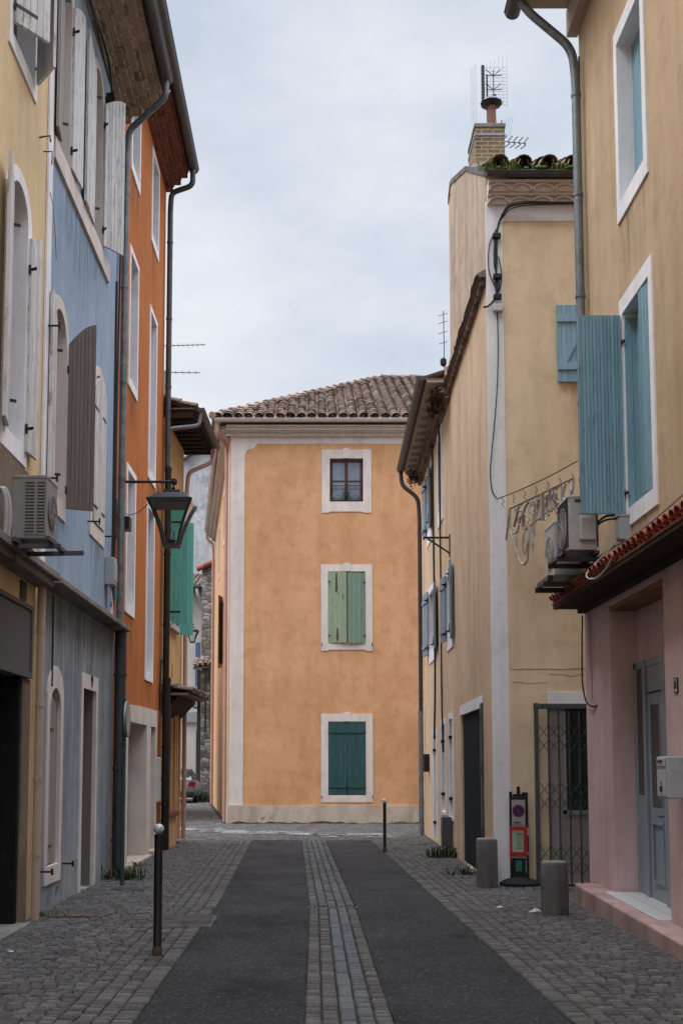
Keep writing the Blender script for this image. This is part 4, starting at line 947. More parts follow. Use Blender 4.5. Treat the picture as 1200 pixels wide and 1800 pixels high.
for (a, c, z0, z1, m) in ((-8.85, -8.2, .1, 2.3, 'doorpale'), (-7.05, -6.36, .75, 2.45, 'shutslate'), (-5.24, -4.7, .7, 2.5, 'doorgrey')):
    a, c = sx(a), sx(c)
    if c > -.08: a, c = a-.33, c-.33
    h.surround(a, c, z0, z1, t=.12, mat='white', X=XR, holes=holes, tb=.06 if z0 > .3 else .0)
    b = B(XR); b.box(a-.01, c+.01, .08, .13, z0, z1+.01); b.box(a+.06, c-.06, .065, .08, z0+.08, z1-.08); o = obj('door' if z0 < .3 else 'shutter', b, m, h.root, bevel=.005)
    for zz in (z0+.33, z1-.33): b = B(XR); b.box(a-.02, a+.06, -.03, .07, zz-.03, zz+.03); obj('hinge', b, 'blackmetal', o)
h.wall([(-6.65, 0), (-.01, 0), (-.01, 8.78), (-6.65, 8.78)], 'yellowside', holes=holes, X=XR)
b = B(); b.box(.36, 6, .05, 6.6, 0, 8.7); obj('house_body', b, 'yellow', h.root)
b = B(XR); b.box(-6.5, .05, -.44, .2, 8.72, 8.76)
for k in range(12): b.box(-6.45+k*.54, -6.35+k*.54, -.4, 0, 8.64, 8.72)
obj('eave', b, 'mortar', h.root)
b = B(XR); b.tiles((-6.5, -.5, 8.82), (1, 0, 0), (0, 1, .33), 27, 16, .235, .34, jit=.025); b.box(-6.5, .05, -.46, .3, 8.765, 8.8); b.genoise(-6.7, 0, 8.45, 2, .1, .1, .22); obj('roof', b, 'oldtile', h.root)
b = B(XR); b.gutter((-6.55, -.52, 8.8), (.0, -.52, 8.86), .085); obj('gutter', b, 'zincdark', h.root, smooth=True)
def xr(p): return XR @ Vector(p)
downpipe(h, [xr(p) for p in path((-6.45, -.52, 8.74), (-6.45, -.5, 8.4), (-6.3, -.12, 8.05), (-6.3, -.09, 7.6), (-6.3, -.09, 2.9), d=.15)], .05, 'castiron', [xr((-6.3, -.09, z)) for z in (7.2, 5.6, 4.2, 3.2)])
downpipe(h, [xr((-6.3, -.1, 2.92)), xr((-6.3, -.1, .03))], .06, 'zinc', [xr((-6.3, -.1, z)) for z in (2.88, 1.6, .5)])
b = B(XR)
b.tube(spline([(-3.2, -.05, 8.5), (-3.22, -.04, 6), (-3.15, -.04, 3.6), (-3.5, -.04, 2.2)]), .022, 6); b.tube(spline([(-1.75, -.05, 8.5), (-1.78, -.04, 5.5), (-1.8, -.04, 3.0), (-1.6, -.04, 1.9)]), .018, 6)
obj('cable_run', b, 'cable', h.root)
b = B(XR)
for i in range(420):
    e = rnd.random() < .5; u = rnd.gauss(-6.2, .35) if e else rnd.uniform(-1.2, 0); z = 8.5+rnd.gauss(0, .08); y = -.12-rnd.random()*.22; b.var = rnd.random(); q_ = rnd.uniform(.015, .04)
    b.add([(u, y, z), (u+rnd.uniform(-q_, q_), y-q_, z+rnd.uniform(-q_, q_)), (u+q_*.5, y-.01, z+q_*1.5)], [(0, 1, 2)])
o = obj('dry_creeper', b, 'darkweed', h.root); o['kind'] = 'stuff'
b = B(XR); b.box(-.5, .02, -.1, .5, 8.85, 9.05); b.box(-.35, .02, .0, .5, 9.05, 9.25); obj('roof_abutment', b, 'mortar', h.root, bevel=.02)

# ------------------------------------------------------------------ right: near house with the pink shopfront (u = 14-Y)
XRN = 3.35
h = House('near_house', 'sand yellow house at the right edge with dusty pink ground floor and red canopy', (XRN, 14, 0), -90)
U0 = .22
up, gr = [], []
h.surround(2.0, 2.9, 7.8, 9.62, t=.12, mat='white', holes=up, depth=.2, tb=.2, tt=.18)
leaf(h, 2.0, 7.82, .445, 1.8, 0, True, y=.19, mat='shutblue', nb=5, hinge=False); leaf(h, 2.9, 7.82, .445, 1.8, 0, False, y=.19, mat='shutblue', nb=5, hinge=False)
h.surround(1.98, 2.94, 4.38, 6.55, t=.12, mat='white', holes=up, depth=.24, tb=.19, tt=.18)
h.window(1.98, 2.94, 4.38, 6.55, y=.2, mat='shutblue', rows=3)
lf = leaf(h, 1.97, 4.34, .47, 2.2, 90, True, y=-.03, mat='shutblue', nb=12, wobble=.004, t=.04, hinge=True, label='weathered blue shutter leaf standing straight out toward the street')
leaf(h, 1.99, 4.4, .6, 2.12, 2, True, y=.16, mat='shutblue', nb=8, hinge=False)
b = B()
for k in range(3): b.box(1.982, 2.0, .002+k*.078, .076+k*.078, 4.4, 6.5)
obj('folded_shutter', b, 'shutblue', h.root)
leaf(h, 2.93, 4.4, .32, 2.12, 6, False, y=.04, mat='shutblue', nb=4, hinge=False)
h.wall([(U0, 3.62), (17.5, 3.62), (17.5, 11.3), (U0, 11.3)], 'nearyellow', holes=up)
b = B(); b.box(U0+.02, 17.5, .35, 6, 0, 11.3); obj('house_body', b, 'nearyellow', h.root)
gr.append([(1.1, .02), (3.1, .02), (3.1, 3.45), (1.1, 3.45)])
h.wall([(-.1, 0), (17.5, 0), (17.5, 3.61), (-.1, 3.61)], 'pink', holes=gr, name='shopfront_wall', th=.345)
gr2 = [[(1.14, .02), (2.42, .02), (2.42, 2.8), (1.14, 2.8)]]
b = B(); b.prism([(1.08, .02), (3.12, .02), (3.12, 3.47), (1.08, 3.47)], gr2, .3, .349); obj('recess_wall', b, 'pink', h.root)
b = B(); b.box(1.1, 3.1, -.002, .3, 3.4, 3.452); obj('recess_soffit', b, 'soffit', h.root)
# glazed door with a side light
b = B(); y0, y1 = .25, .31
b.box(1.12, 1.2, y0, y1, .2, 2.8); b.box(1.5, 1.58, y0-.015, y1, .2, 2.8); b.box(2.24, 2.42, y0-.03, y1, .14, 2.78); b.box(1.12, 2.42, y0, y1, 2.72, 2.8); b.box(1.2, 1.5, y0+.01, y1, .2, 1.32)
df = obj('door_frame', b, 'doorgrey', h.root, bevel=.006)
b = B(); b.box(1.2, 1.5, .262, .272, 1.32, 2.72); obj('side_light_pane', b, 'glass', df)
b = B(); b.prism([(1.61, .21), (2.23, .21), (2.23, 2.42), (1.61, 2.42)], [[(1.69, 1.2), (2.16, 1.2), (2.16, 2.3), (1.69, 2.3)]], .262, .3); b.box(1.61, 2.23, .258, .3, 2.44, 2.72)
b.prism([(1.71, .4), (2.13, .4), (2.13, 1.06), (1.71, 1.06)], [[(1.75, .44), (2.09, .44), (2.09, 1.02), (1.75, 1.02)]], .24, .257)
d = obj('door', b, 'doorgrey', h.root, bevel=.004)
b = B(); b.box(1.69, 2.16, .268, .276, 1.2, 2.3); obj('pane', b, 'glass', d)
b = B(); b.tube([(2.17, .25, 1.12), (2.17, .2, 1.12), (2.07, .2, 1.12)], .011, 8); obj('handle', b, 'zinc', d)
b = B(); b.hexa([(.3, -.28, -.02), (4.42, -.28, -.02), (4.42, 0, -.02), (.3, 0, -.02), (.3, -.28, .25), (4.42, -.28, .15), (4.42, .002, .15), (.3, .002, .26)]); obj('kerb_step', b, 'pinkstep', h.root, bevel=.02)
b = B(); n = 6
for k in range(n):
    a0, a1 = 1.12+1.98*k/n+.004, 1.12+1.98*(k+1)/n-.004
    for (ya, yb) in ((-.13, .07), (.078, .3)):
        zz = lambda u: lerp(.25, .15, (u-.3)/4.12)+.012
        b.hexa([(a0, ya, .1), (a1, ya, .1), (a1, yb, .1), (a0, yb, .1), (a0, ya, zz(a0)), (a1, ya, zz(a1)), (a1, yb, zz(a1)), (a0, yb, zz(a0))])
obj('threshold_tiles', b, 'tilefloor', h.root)
for (a, c, z0, z1) in ((1.85, 3.05, 6.75, 7.58), (1.8, 3.1, 3.95, 4.17)): rain(h, a, c, z0, z1)
# tiled canopy
b = B(); b.tiles((-.12, -.41, 3.67), (1, 0, 0), (0, 1, .45), 57, 2, .16, .2, r=.066, jit=.006); b.hexa([(-.1, -.4, 3.63), (9, -.4, 3.63), (9, 0, 3.9), (-.1, 0, 3.9), (-.1, -.4, 3.66), (9, -.4, 3.66), (9, 0, 3.94), (-.1, 0, 3.94)]); cp = obj('canopy', b, 'redtile', h.root)
b = B(); b.box(-.1, 9, -.39, -.33, 3.585, 3.64); b.box(-.08, 9, -.33, .0, 3.585, 3.63); b.box(-.06, 9, -.1, -.0, 3.53, 3.585); b.box(-.02, 9, -.05, .0, 3.45, 3.5) if False else None
obj('eave_board', b, 'wood', cp)
b = B(); b.box(0, 9, -.045, -.001, 3.54, 3.615); obj('shopfront_cornice', b, 'pink', h.root, bevel=.008)
b = B(); b.box(U0, 17.5, -.7, 6, 11.3, 11.42); b.box(U0-.06, 17.5, -.14, 0, 10.95, 11.3); obj('eave', b, 'mortar', h.root)
b = B(); b.tiles((U0, -.75, 11.45), (1, 0, 0), (0, 1, .28), 38, 12, .235, .34); obj('roof', b, 'oldtile', h.root)
b = B(); b.gutter((.0, -.8, 11.4), (9, -.8, 11.4), .1); obj('gutter', b, 'zincdark', h.root, smooth=True)
downpipe(h, path((.35, -.76, 11.32), (.35, -.7, 11.2), (.44, -.14, 10.62), (.44, -.1, 10.2), (.44, -.1, 3.85), d=.18), .055, 'zincblue', [(.44, -.1, z) for z in (10.0, 8.7, 7.4, 6.05, 5.1)])
b = B(); b.tube([(.3, -.02, 10.6), (.3, -.02, 4)], .012, 6); obj('thin_cable', b, 'cable', h.root)
b = B()
b.tube(spline([(-.0, -.05, 3.5), (-.02, -.06, 3.0), (.02, -.07, 2.65), (.12, -.05, 2.42), (.32, -.02, 2.35), (.45, -.0, 2.36)]), .011, 6)
obj('hanging_cable', b, 'cable', h.root)
b = B(); b.tube(spline([(.22, -.02, 3.5), (.22, -.02, 3.0), (.25, -.02, 2.45)]), .013, 6); obj('painted_conduit', b, 'pink', h.root)
b = B()
b.tube(spline([(1.0, -.3, 3.84), (1.5, -.12, 4.02), (2.2, -.06, 4.03), (3.2, -.06, 4.04), (4.5, -.05, 4.1), (6, -.05, 4.12)]), .014, 6)
b.tube(spline([(1.75, -.1, 4.05), (1.95, -.45, 3.7), (2.3, -.46, 3.58), (2.7, -.44, 3.62), (3.0, -.4, 3.78)]), .009, 6)
obj('white_cable', b, 'whitecable', h.root)

# ------------------------------------------------------------------ alley behind: white house, stone house, grey gable
h = House('alley_house', 'white rendered house with blue woodwork far down the left alley', (-8.6, 56, 0), 0)
h.holes += [[(2.72, .1), (3.02, .1), (3.02, 3.4), (2.72, 3.4)], [(2.68, 5.6), (2.85, 5.6), (2.85, 7.6), (2.68, 7.6)], [(.8, 1), (1.8, 1), (1.8, 2.8), (.8, 2.8)]]
h.wall([(0, 0), (3.1, 0), (3.1, 10.2), (0, 10.2)], 'alleywhite')
b = B(); b.box(2.7, 3.04, .04, .1, .1, 3.45); obj('door', b, 'bluedoor', h.root)
b = B(); b.box(2.66, 2.88, -.04, .1, 5.55, 7.7); obj('shutter', b, 'bluedoor', h.root)
b = B(); b.box(.7, 1.9, .1, .15, .9, 2.9); obj('window', b, 'glass', h.root)
b = B(); b.box(0, 3.1, .35, 8, 0, 10.2); obj('house_body', b, 'alleywhite', h.root)
b = B(); b.box(-.3, 3.2, -.5, 8, 10.2, 10.35); b.tiles((-.3, -.55, 10.4), (1, 0, 0), (0, 1, .3), 13, 12, .26, .4); obj('roof', b, 'oldtile', h.root)
b = B(); b.gutter((-.3, -.6, 10.4), (3.0, -.6, 10.4), .1); obj('gutter', b, 'zincdark', h.root)
downpipe(h, path((2.75, -.6, 10.3), (2.8, -.6, 10.0), (3.15, -.12, 9.3), (3.15, -.12, 8.8), (3.15, -.12, .1), d=.2), .085, 'whitepipe', [(3.15, -.12, 7.5)])
b = B(); b.tube([(2.9, -.1, 5.0), (3.1, -.1, 5.0)], .03, 6); b.box(2.0, 2.9, -.15, -.01, 3.75, 4.25); obj('meter_cabinet', b, 'plasticgrey', h.root)
h = House('stone_house', 'rubble stone house with a red ridge tile beyond the apricot house', (-5.45, 54, 0), 0)
h.wall([(0, 0), (3, 0), (3, 12.3), (.35, 11.15), (0, 11.0)], 'rubble')
b = B(); b.box(0, 3, .35, 8, 0, 10.9); obj('house_body', b, 'rubble', h.root)
b = B()
for k in range(10): b.var = rnd.random(); b.tube([(-.25+k*.34, -.1, 11.0+k*.148), (.13+k*.34, -.1, 11.16+k*.148)], [.14, .12], 8)
obj('roof_edge', b, 'redtile', h.root)
b = B(); b.hexa([(-.3, -.9, 6.1), (1.2, -.9, 6.3), (1.2, .0, 6.7), (-.3, 0, 6.5), (-.3, -.9, 6.2), (1.2, -.9, 6.4), (1.2, 0, 6.8), (-.3, 0, 6.6)]); b.tiles((-.35, -1.0, 6.25), (1, 0, .13), (0, 1, .42), 6, 3, .26, .36); obj('porch_roof', b, 'oldtile', h.root)
b = B(); b.box(-.1, .06, -.8, -.65, 0, 6.1); b.box(.25, .33, -.85, -.7, 3.2, 6.1); b.box(.5, .58, -.85, -.7, 3.2, 6.1); obj('porch_post', b, 'wood', h.root)
h = House('grey_gable_house', 'tall grey stained blank wall rising behind the alley roofs', (-12, 78, 0), 0)
h.wall([(0, 0), (9, 0), (9, 19), (4.5, 24), (0, 21)], 'cliffgrey'); b = B(); b.box(0, 9, .35, 8, 0, 19); obj('house_body', b, 'cliffgrey', h.root)
b = B(); b.bar((-.2, 0, 21), (4.6, 0, 24.1), .8, .12, (0, 0, 1)); b.bar((4.4, 0, 24.1), (9.2, 0, 18.9), .8, .12, (0, 0, 1)); obj('roof_edge', b, 'oldtile', h.root)
# left street corner beyond the ochre house, closes the side street
h = House('side_street_house', 'beige house of the side street hidden beyond the ochre corner house', (-9, 33, 0), 0)
h.holes.append([(1, 4.5), (2, 4.5), (2, 6.2), (1, 6.2)]); h.wall([(0, 0), (3.2, 0), (3.2, 8.4), (0, 8.4)], 'alleywhite')
b = B(); b.box(.9, 2.1, .1, .15, 4.4, 6.3); obj('window', b, 'shutslate', h.root)
b = B(); b.box(0, 3.2, .35, 9, 0, 8.4); obj('house_body', b, 'alleywhite', h.root)
b = B(); b.box(-.2, 3.35, -.4, 9, 8.4, 8.55); obj('roof', b, 'oldtile', h.root)

# ------------------------------------------------------------------ street furniture and small things
def lantern(name, label, loc, s=1.0, arm=.93, group=None, left=True):
    t = thing(name, label, 'street lamp', loc, 0, group)
    b = B(); b.tube([(-arm, 0, .62*s), (.0, 0, .62*s)], .022*s, 8); b.lathe([(.0, -.05*s), (.04*s, -.045*s), (.05*s, 0), (.04*s, .045*s), (.0, .05*s)], (.03*s, 0, .62*s), 10); b.box(-arm-.03, -arm+.005, -.03, .03, .1*s, .72*s)
    b.tube(spline([(-arm, 0, .22*s), (-arm+.15, .0, .1*s), (-arm+.35, 0, .18*s), (-arm+.6, 0, .45*s), (-.25, 0, .6*s)]), .006, 5)
    b.tube([(.02*s, 0, .58*s), (.02*s, 0, .47*s)], .012*s, 6); b.lathe([(.02*s, -.02*s), (.035*s, 0), (.02*s, .02*s)], (.02*s, 0, .52*s), 8)
    obj('bracket', b, 'blackmetal', t)
    a, c, bt = .30*s, .34*s, .1*s
    b = B(); q = lambda r, z: [(-r, -r, z), (r, -r, z), (r, r, z), (-r, r, z)]
    b.box(-.13*s, .13*s, -.13*s, .13*s, .41*s, .47*s); b.hexa(q(.31*s, .31*s)+q(.215*s, .41*s)); b.hexa(q(.3*s, .24*s)+q(.31*s, .31*s))
    obj('lamp_cap', b, 'lampmetal', t, bevel=.004)
    prof = [(.335, .3), (.27, .16), (.205, 0), (.15, -.18), (.112, -.36)]
    for sx_, sy_ in ((-1, -1), (1, -1), (1, 1), (-1, 1)):
        b = B(); b.tube([(sx_*r*s, sy_*r*s, z*s) for r, z in prof], .03*s, 4); obj('corner_bar', b, 'lampmetal', t)
    b = B(); b.box(-.13*s, .13*s, -.13*s, .13*s, -.4*s, -.36*s); b.lathe([(.04*s, -.36*s), (.075*s, -.3*s), (.0, -.29*s)], (0, 0, 0), 12); obj('lamp_base', b, 'lampmetal', t)
    b = B(); b.lathe([(.0, -.3*s), (.035*s, -.27*s), (.04*s, -.16*s), (.0, -.12*s)], (0, 0, 0), 10); obj('bulb', b, 'clear', t, smooth=True)
    b = B()
    for k in range(4):
        X = Matrix.Rotation(math.pi/2*k, 4, 'Z'); vs = []
        for r, z in prof: vs += [tuple(X @ Vector((-r*s*.96, -r*s*.97, z*s))), tuple(X @ Vector((r*s*.96, -r*s*.97, z*s)))]
        b.add(vs, [(2*i, 2*i+1, 2*i+3, 2*i+2) for i in range(4)])
    obj('lamp_pane', b, 'clear', t)
    b = B(); b.hexa(q(.3*s, .16*s)[:0] or [(-.27*s, -.27*s, .15*s), (.27*s, -.27*s, .15*s), (.27*s, .27*s, .15*s), (-.27*s, .27*s, .15*s), (-.28*s, -.28*s, .18*s), (.28*s, -.28*s, .18*s), (.28*s, .28*s, .18*s), (-.28*s, .28*s, .18*s)]) if False else None
    return t
lantern('wall_lantern', 'black four-sided street lantern hanging from a wall bracket on the burnt orange house', (-2.22, 17.3, 5.4), 1.0, .82)
lantern('wall_lantern', 'small dark lantern on its bracket far down the alley, upper of the two', (-5.45, 50, 7.35), .8, .7, 'alley lanterns')
lantern('wall_lantern', 'small dark lantern far down the alley, lower and partly behind the canopy', (-5.6, 53, 4.6), .8, .7, 'alley lanterns')
t = thing('junction_box', 'small black floodlight and grey box on the orange wall under the lantern arm', 'junction box', (XL, 17.18, 5.45), 90)
b = B(); b.box(-.05, .07, -.12, 0, .0, .28); obj('casing', b, 'plasticgrey', t, bevel=.01)
b = B(); b.box(-.02, .2, -.2, -.06, -.2, .0); b.tube(spline([(.1, -.05, -.2), (.08, -.06, -.32), (.16, -.03, -.36), (.18, -.02, -.2)]), .008, 5); obj('lamp_head', b, 'blackmetal', t, bevel=.01)
t = thing('junction_box', 'grey cable junction box with loose wires and a green tag above the blue house ledge', 'junction box', (XL, 16.35, 4.25), 90)
b = B(); b.box(-.1, .16, -.14, 0, .0, .4); b.box(-.08, .14, -.15, -.13, .05, .34); obj('casing', b, 'plasticgrey', t, bevel=.015)
b = B()
for k in range(5): b.tube(spline([(-.05+k*.04, -.06, 0), (-.02+k*.03, -.09, -.2), (.02+k*.02, -.1, -.36), (-.1+k*.06, -.08, -.48)]), .009, 5)
b.tube([(.02+.12*math.cos(a*math.pi/6), -.1, -.42+.1*math.sin(a*math.pi/6)) for a in range(13)], .008, 5); obj('wire', b, 'whitecable', t)
b = B(); b.box(.06, .16, -.14, -.12, -.2, -.06); obj('tag', b, 'tealpaper', t)
# bollards
def bollard(label, loc, hgt, r, br):
    t = thing('bollard', label, 'bollard', loc, 0, 'black bollards with pale balls')
    b = B(); b.lathe([(r*1.15, 0), (r*1.15, .05), (r, .06), (r, hgt-2.3*br), (r*1.12, hgt-2.28*br), (r*1.12, hgt-2.05*br), (r*.7, hgt-2.0*br)], seg=20); obj('post', b, 'blackmetal', t, smooth=True)
    b = B(); b.lathe([(r*1.02, .0), (r*1.17, .012), (r*1.16, .055), (r*1.02, .085)], seg=20); obj('foot', b, 'rusty', t)
    b = B(); b.lathe([(br*math.sin(a*math.pi/10)+.0005, hgt-br-br*math.cos(a*math.pi/10)) for a in range(11)], seg=20); obj('ball', b, 'ballwhite', t, smooth=True)
bollard('near black bollard with a pale ball top and rusty foot, left of the roadway', (-1.36, 9.95, .015), 1.13, .037, .046)
bollard('far slim black bollard with pale ball, right of the roadway before the apricot house', (1.3, 21.7, .015), 1.0, .032, .045)
def post(label, loc, r, hgt):
    t = thing('stone_post', label, 'stone post', loc, 0, 'squat granite posts')
    b = B(); b.lathe([(r*1.0, -.02), (r, hgt*.5), (r*.985, hgt-.03), (r*.95, hgt-.008), (r*.9, hgt)], seg=28); obj('shaft', b, 'granite', t, smooth=True)
    b = B(); b.lathe([(r*.9, 0), (r*.88, .006), (.01, .012)], (0, 0, hgt), 28); obj('top', b, 'concrete', t, smooth=True)
post('squat granite post at the white corner, left of the no-parking sign', (2.3, 15.5, 0), .145, .66)
post('squat granite post in front of the folding gate with litter at its foot', (2.63, 12.72, 0), .15, .585)
# portable no-parking sign
t = thing('parking_sign', 'black portable no-parking sign with a red notice frame on a rubber foot', 'sign', (2.76, 15.62, 0), -8)
b = B(); b.lathe([(.27, 0), (.275, .06), (.22, .1), (.13, .13), (.12, .14)], seg=8, sy=.62); obj('foot', b, 'rubber', t, bevel=.008)
b = B(); b.box(-.125, .125, -.035, .035, .12, 1.22); b.box(-.125, -.085, -.035, .035, 1.2, 1.29); b.box(.045, .125, -.035, .035, 1.2, 1.28); b.box(-.022, .022, -.03, .03, 1.2, 1.36); b.tube([(-.08, 0, 1.24), (.06, 0, 1.24)], .02, 6); obj('panel', b, 'rubber', t, bevel=.006)
b = B(); b.box(-.095, .085, -.041, -.036, .81, 1.18); fc = obj('face_plate', b, 'signwhite', t)
ring = lambda r, z, n=28: [(r*math.cos(2*math.pi*k/n)-.005, z+r*math.sin(2*math.pi*k/n)) for k in range(n)]
b = B(); b.prism(ring(.083, 1.03), [ring(.064, 1.03)], -.0465, -.0405); b.hexa([(-.062, -.0465, 1.075), (-.048, -.0465, 1.088), (-.048, -.0425, 1.088), (-.062, -.0425, 1.075), (.038, -.0465, .972), (.052, -.0465, .985), (.052, -.0425, .985), (.038, -.0425, .972)]); obj('red_ring', b, 'signred', fc)
b = B(); b.prism(ring(.0645, 1.03), (), -.044, -.0405); obj('blue_disc', b, 'signblue', fc)
b = B(); b.box(-.07, .02, -.0445, -.041, .865, .88)
for k in range(5): b.bar((-.075+k*.03, -.043, .835), (-.055+k*.03, -.043, .85), .004, .012, (0, 1, 0))
obj('marking', b, 'ink', fc)
b = B(); b.prism([(-.128, .34), (-.108, .34), (-.108, .42), (.105, .42), (.105, .82), (-.128, .82)], [[(-.095, .48), (.055, .48), (.055, .77), (-.095, .77)]], -.055, -.042); nf = obj('notice_frame', b, 'red', t, bevel=.003)
b = B(); b.box(-.097, .057, -.05, -.046, .478, .772); pp = obj('notice_sheet', b, 'palegreen', nf)
b = B()
for k, (x0, x1) in enumerate(((-.04, .03), (-.045, .045), (-.045, .04), (-.05, .045), (-.045, .02), (-.05, .045), (-.03, .045), (-.05, .04), (-.045, .045))): b.box(x0, x1, -.052, -.05, .745-k*.028-(.004 if k == 1 else 0), .75-k*.028+(.004 if k == 1 else 0))
obj('print_line', b, 'ink', pp)
b = B(); b.box(-.05, .03, -.042, -.036, .22, .36)
obj('lower_label', b, 'tealpaper', t)
b = B()
for k in range(5): b.bar((-.045, -.043, .24+k*.025), (.022, -.043, .247+k*.025), .003, .006, (0, 1, 0))
obj('label_print', b, 'ink', t)
b = B(); b.box(.105, .135, -.04, -.03, .7, .8); b.box(.1, .13, -.041, -.035, .44, .48); b.box(.082, .092, -.04, -.034, .2, .37); b.box(-.11, .1, -.041, -.035, .395, .418); obj('reflector', b, 'signwhite', t)
# road sign seen edge on
t = thing('road_sign', 'round road sign seen almost edge-on, on a dark green pole by the blue house pipe', 'road sign', (-2.62, 15.6, 0), 0)
b = B(); b.tube([(0, 0, 0), (0, 0, 2.55)], .028, 10); b.lathe([(.05, 0), (.05, .015), (.03, .03)], (0, 0, 0), 10); obj('pole', b, 'greenpole', t, smooth=True)
b = B(Matrix.Rotation(R(92.5), 4, 'Z')); b.prism([(.25*math.cos(2*math.pi*k/32), 2.28+.25*math.sin(2*math.pi*k/32)) for k in range(32)], (), -.055, -.04); b.prism([(.25*math.cos(2*math.pi*k/32), 2.28+.25*math.sin(2*math.pi*k/32)) for k in range(32)], [[(.235*math.cos(2*math.pi*k/32), 2.28+.235*math.sin(2*math.pi*k/32)) for k in range(32)]], -.055, -.02); b.box(-.2, .2, -.045, -.03, 2.2, 2.23); b.box(-.2, .2, -.045, -.03, 2.33, 2.36); obj('disc', b, 'signback', t)
# air conditioners
def ac(label, loc, rot, L, Hh, D, mat, louvre=None, bracket=True):
    """local: x along the wall, -y toward the street, z up"""
    t = thing('air_conditioner', label, 'air conditioner', loc, rot, 'outdoor air conditioner units')
    b = B(); b.box(0, L, -D, 0, 0, Hh); b.box(-.006, L+.006, -D-.006, .006, Hh-.03, Hh+.01); obj('casing', b, mat, t, bevel=.012)
    b = B()
    rr = min(L, Hh)*.4; cz = Hh*.48
    for k in range(6): b.tube([(L*.5+rr*(k+1)/6*math.cos(a*math.pi/10), -D-.012, cz+rr*(k+1)/6*math.sin(a*math.pi/10)) for a in range(21)], .005, 4)
    for k in range(12): b.bar((L*.5, -D-.012, cz), (L*.5+rr*math.cos(k*math.pi/6), -D-.012, cz+rr*math.sin(k*math.pi/6)), .004, .01, (0, 1, 0))
    obj('fan_grille', b, mat, t)
    b = B(); b.prism([(L*.5+rr*.97*math.cos(a*math.pi/12), cz+rr*.97*math.sin(a*math.pi/12)) for a in range(24)], (), -D-.003, -D+.01); obj('fan_opening', b, 'acdark', t)
    return t
t = ac('greige air conditioner with slotted grille on brackets above the cream shop ledge', (XL+.2, 10.5, 3.76), 90, .42, .6, .33, 'accasing')
b = B()
for k in range(16):
    z = .06+k*.031
    for (ya, yb) in ((-.315, -.24), (-.215, -.13)): b.box(-.008, -.001, ya, yb, z, z+.014)
obj('louvre_slot', b, 'acdark', t)
b = B(); b.box(-.006, -.001, -.325, -.12, .04, .56); obj('grille_panel', b, 'accasing', t)
b = B(); b.box(-.25, .5, -.42, -.38, -.06, -.02); b.box(-.2, .5, -.1, -.06, -.06, -.02); b.bar((-.05, .27, -.08), (-.05, -.48, -.08), .04, .04); b.bar((.4, .27, -.08), (.4, -.6, -.06), .04, .04); obj('bracket', b, 'gatemetal', t)
b = B(); b.tube([(-.02, .08+.075*math.cos(a*math.pi/10), .2+.28*math.sin(a*math.pi/10)) for a in range(21)], .022, 8); b.tube([(-.06, .09+.06*math.cos(a*math.pi/10), .2+.27*math.sin(a*math.pi/10)) for a in range(21)], .02, 8); obj('hose_coil', b, 'acwhite', t)
t = ac('nearer off-white air conditioner with a pipe cover, beside the drainpipe above the pink canopy', (XRN-.29, 12.76, 3.98), -90, .55, .6, .31, 'acwhite')
b = B(); b.box(.55, .6, -.2, -.02, .1, .36); b.box(.55, .585, -.19, -.03, .34, .38); obj('valve_cover', b, 'acwhite', t, bevel=.018)
b = B(); b.box(.55, .556, -.24, -.06, .53, .56); b.box(.55, .553, -.2, -.19, .4, .41); obj('handle_slot', b, 'acdark', t)
b = B(); b.box(.02, .53, -.0, .012, .05, .55); b.box(.54, .553, -.005, .01, .03, .6); obj('coil', b, 'acdark', t)
b = B()
for k in range(30): b.box(.03, .535, -.324, -.316, .05+k*.018, .057+k*.018)
obj('front_rib', b, 'acdark', t)
b = B(); b.box(-.05, .62, -.4, -.35, -.06, -.02); b.box(-.05, .62, -.06, .0, -.06, -.02)
for x in (.05, .5): b.bar((x, .28, -.09), (x, -.44, -.09), .04, .05)
obj('bracket', b, 'blackmetal', t)
b = B(); b.tube(spline([(.5, -.0, .3), (.6, .08, .36), (.72, .18, .34), (.8, .24, .28)]), .014, 6); b.tube(spline([(.5, -.0, .27), (.62, .06, .31), (.75, .16, .3), (.8, .24, .25)]), .012, 6); obj('hose', b, 'cable', t)
t = ac('farther off-white air conditioner with a tall fan grille, behind and below the other', (XRN-.3, 13.38, 3.82), -90, .5, .62, .32, 'acwhite')
b = B(); b.box(-.05, .6, -.42, -.36, -.07, -.02); b.box(-.05, .6, -.07, .0, -.07, -.02)
for x in (.05, .5): b.bar((x, .3, -.11), (x, -.46, -.11), .04, .06)
obj('bracket', b, 'blackmetal', t)
b = B()
for k in range(8): b.bar((.501, -.29, .1+k*.05), (.501, -.21, .12+k*.05), .004, .006, (1, 0, 0))
obj('vent_slot', b, 'acdark', t)
t = thing('junction_box', 'grey electrical box on the sand wall between the air conditioners and the tiled canopy', 'junction box', (XRN, 12.05, 4.04), -90)
b = B(); b.box(0, .14, -.13, 0, 0, .25); b.box(.01, .13, -.14, -.13, .02, .23); obj('casing', b, 'plasticgrey', t, bevel=.012)
b = B(); b.prism([(-.01, .25), (.15, .25), (.15, .27), (.07, .285), (-.01, .27)], (), -.15, 0); obj('lid', b, 'plasticgrey', t)
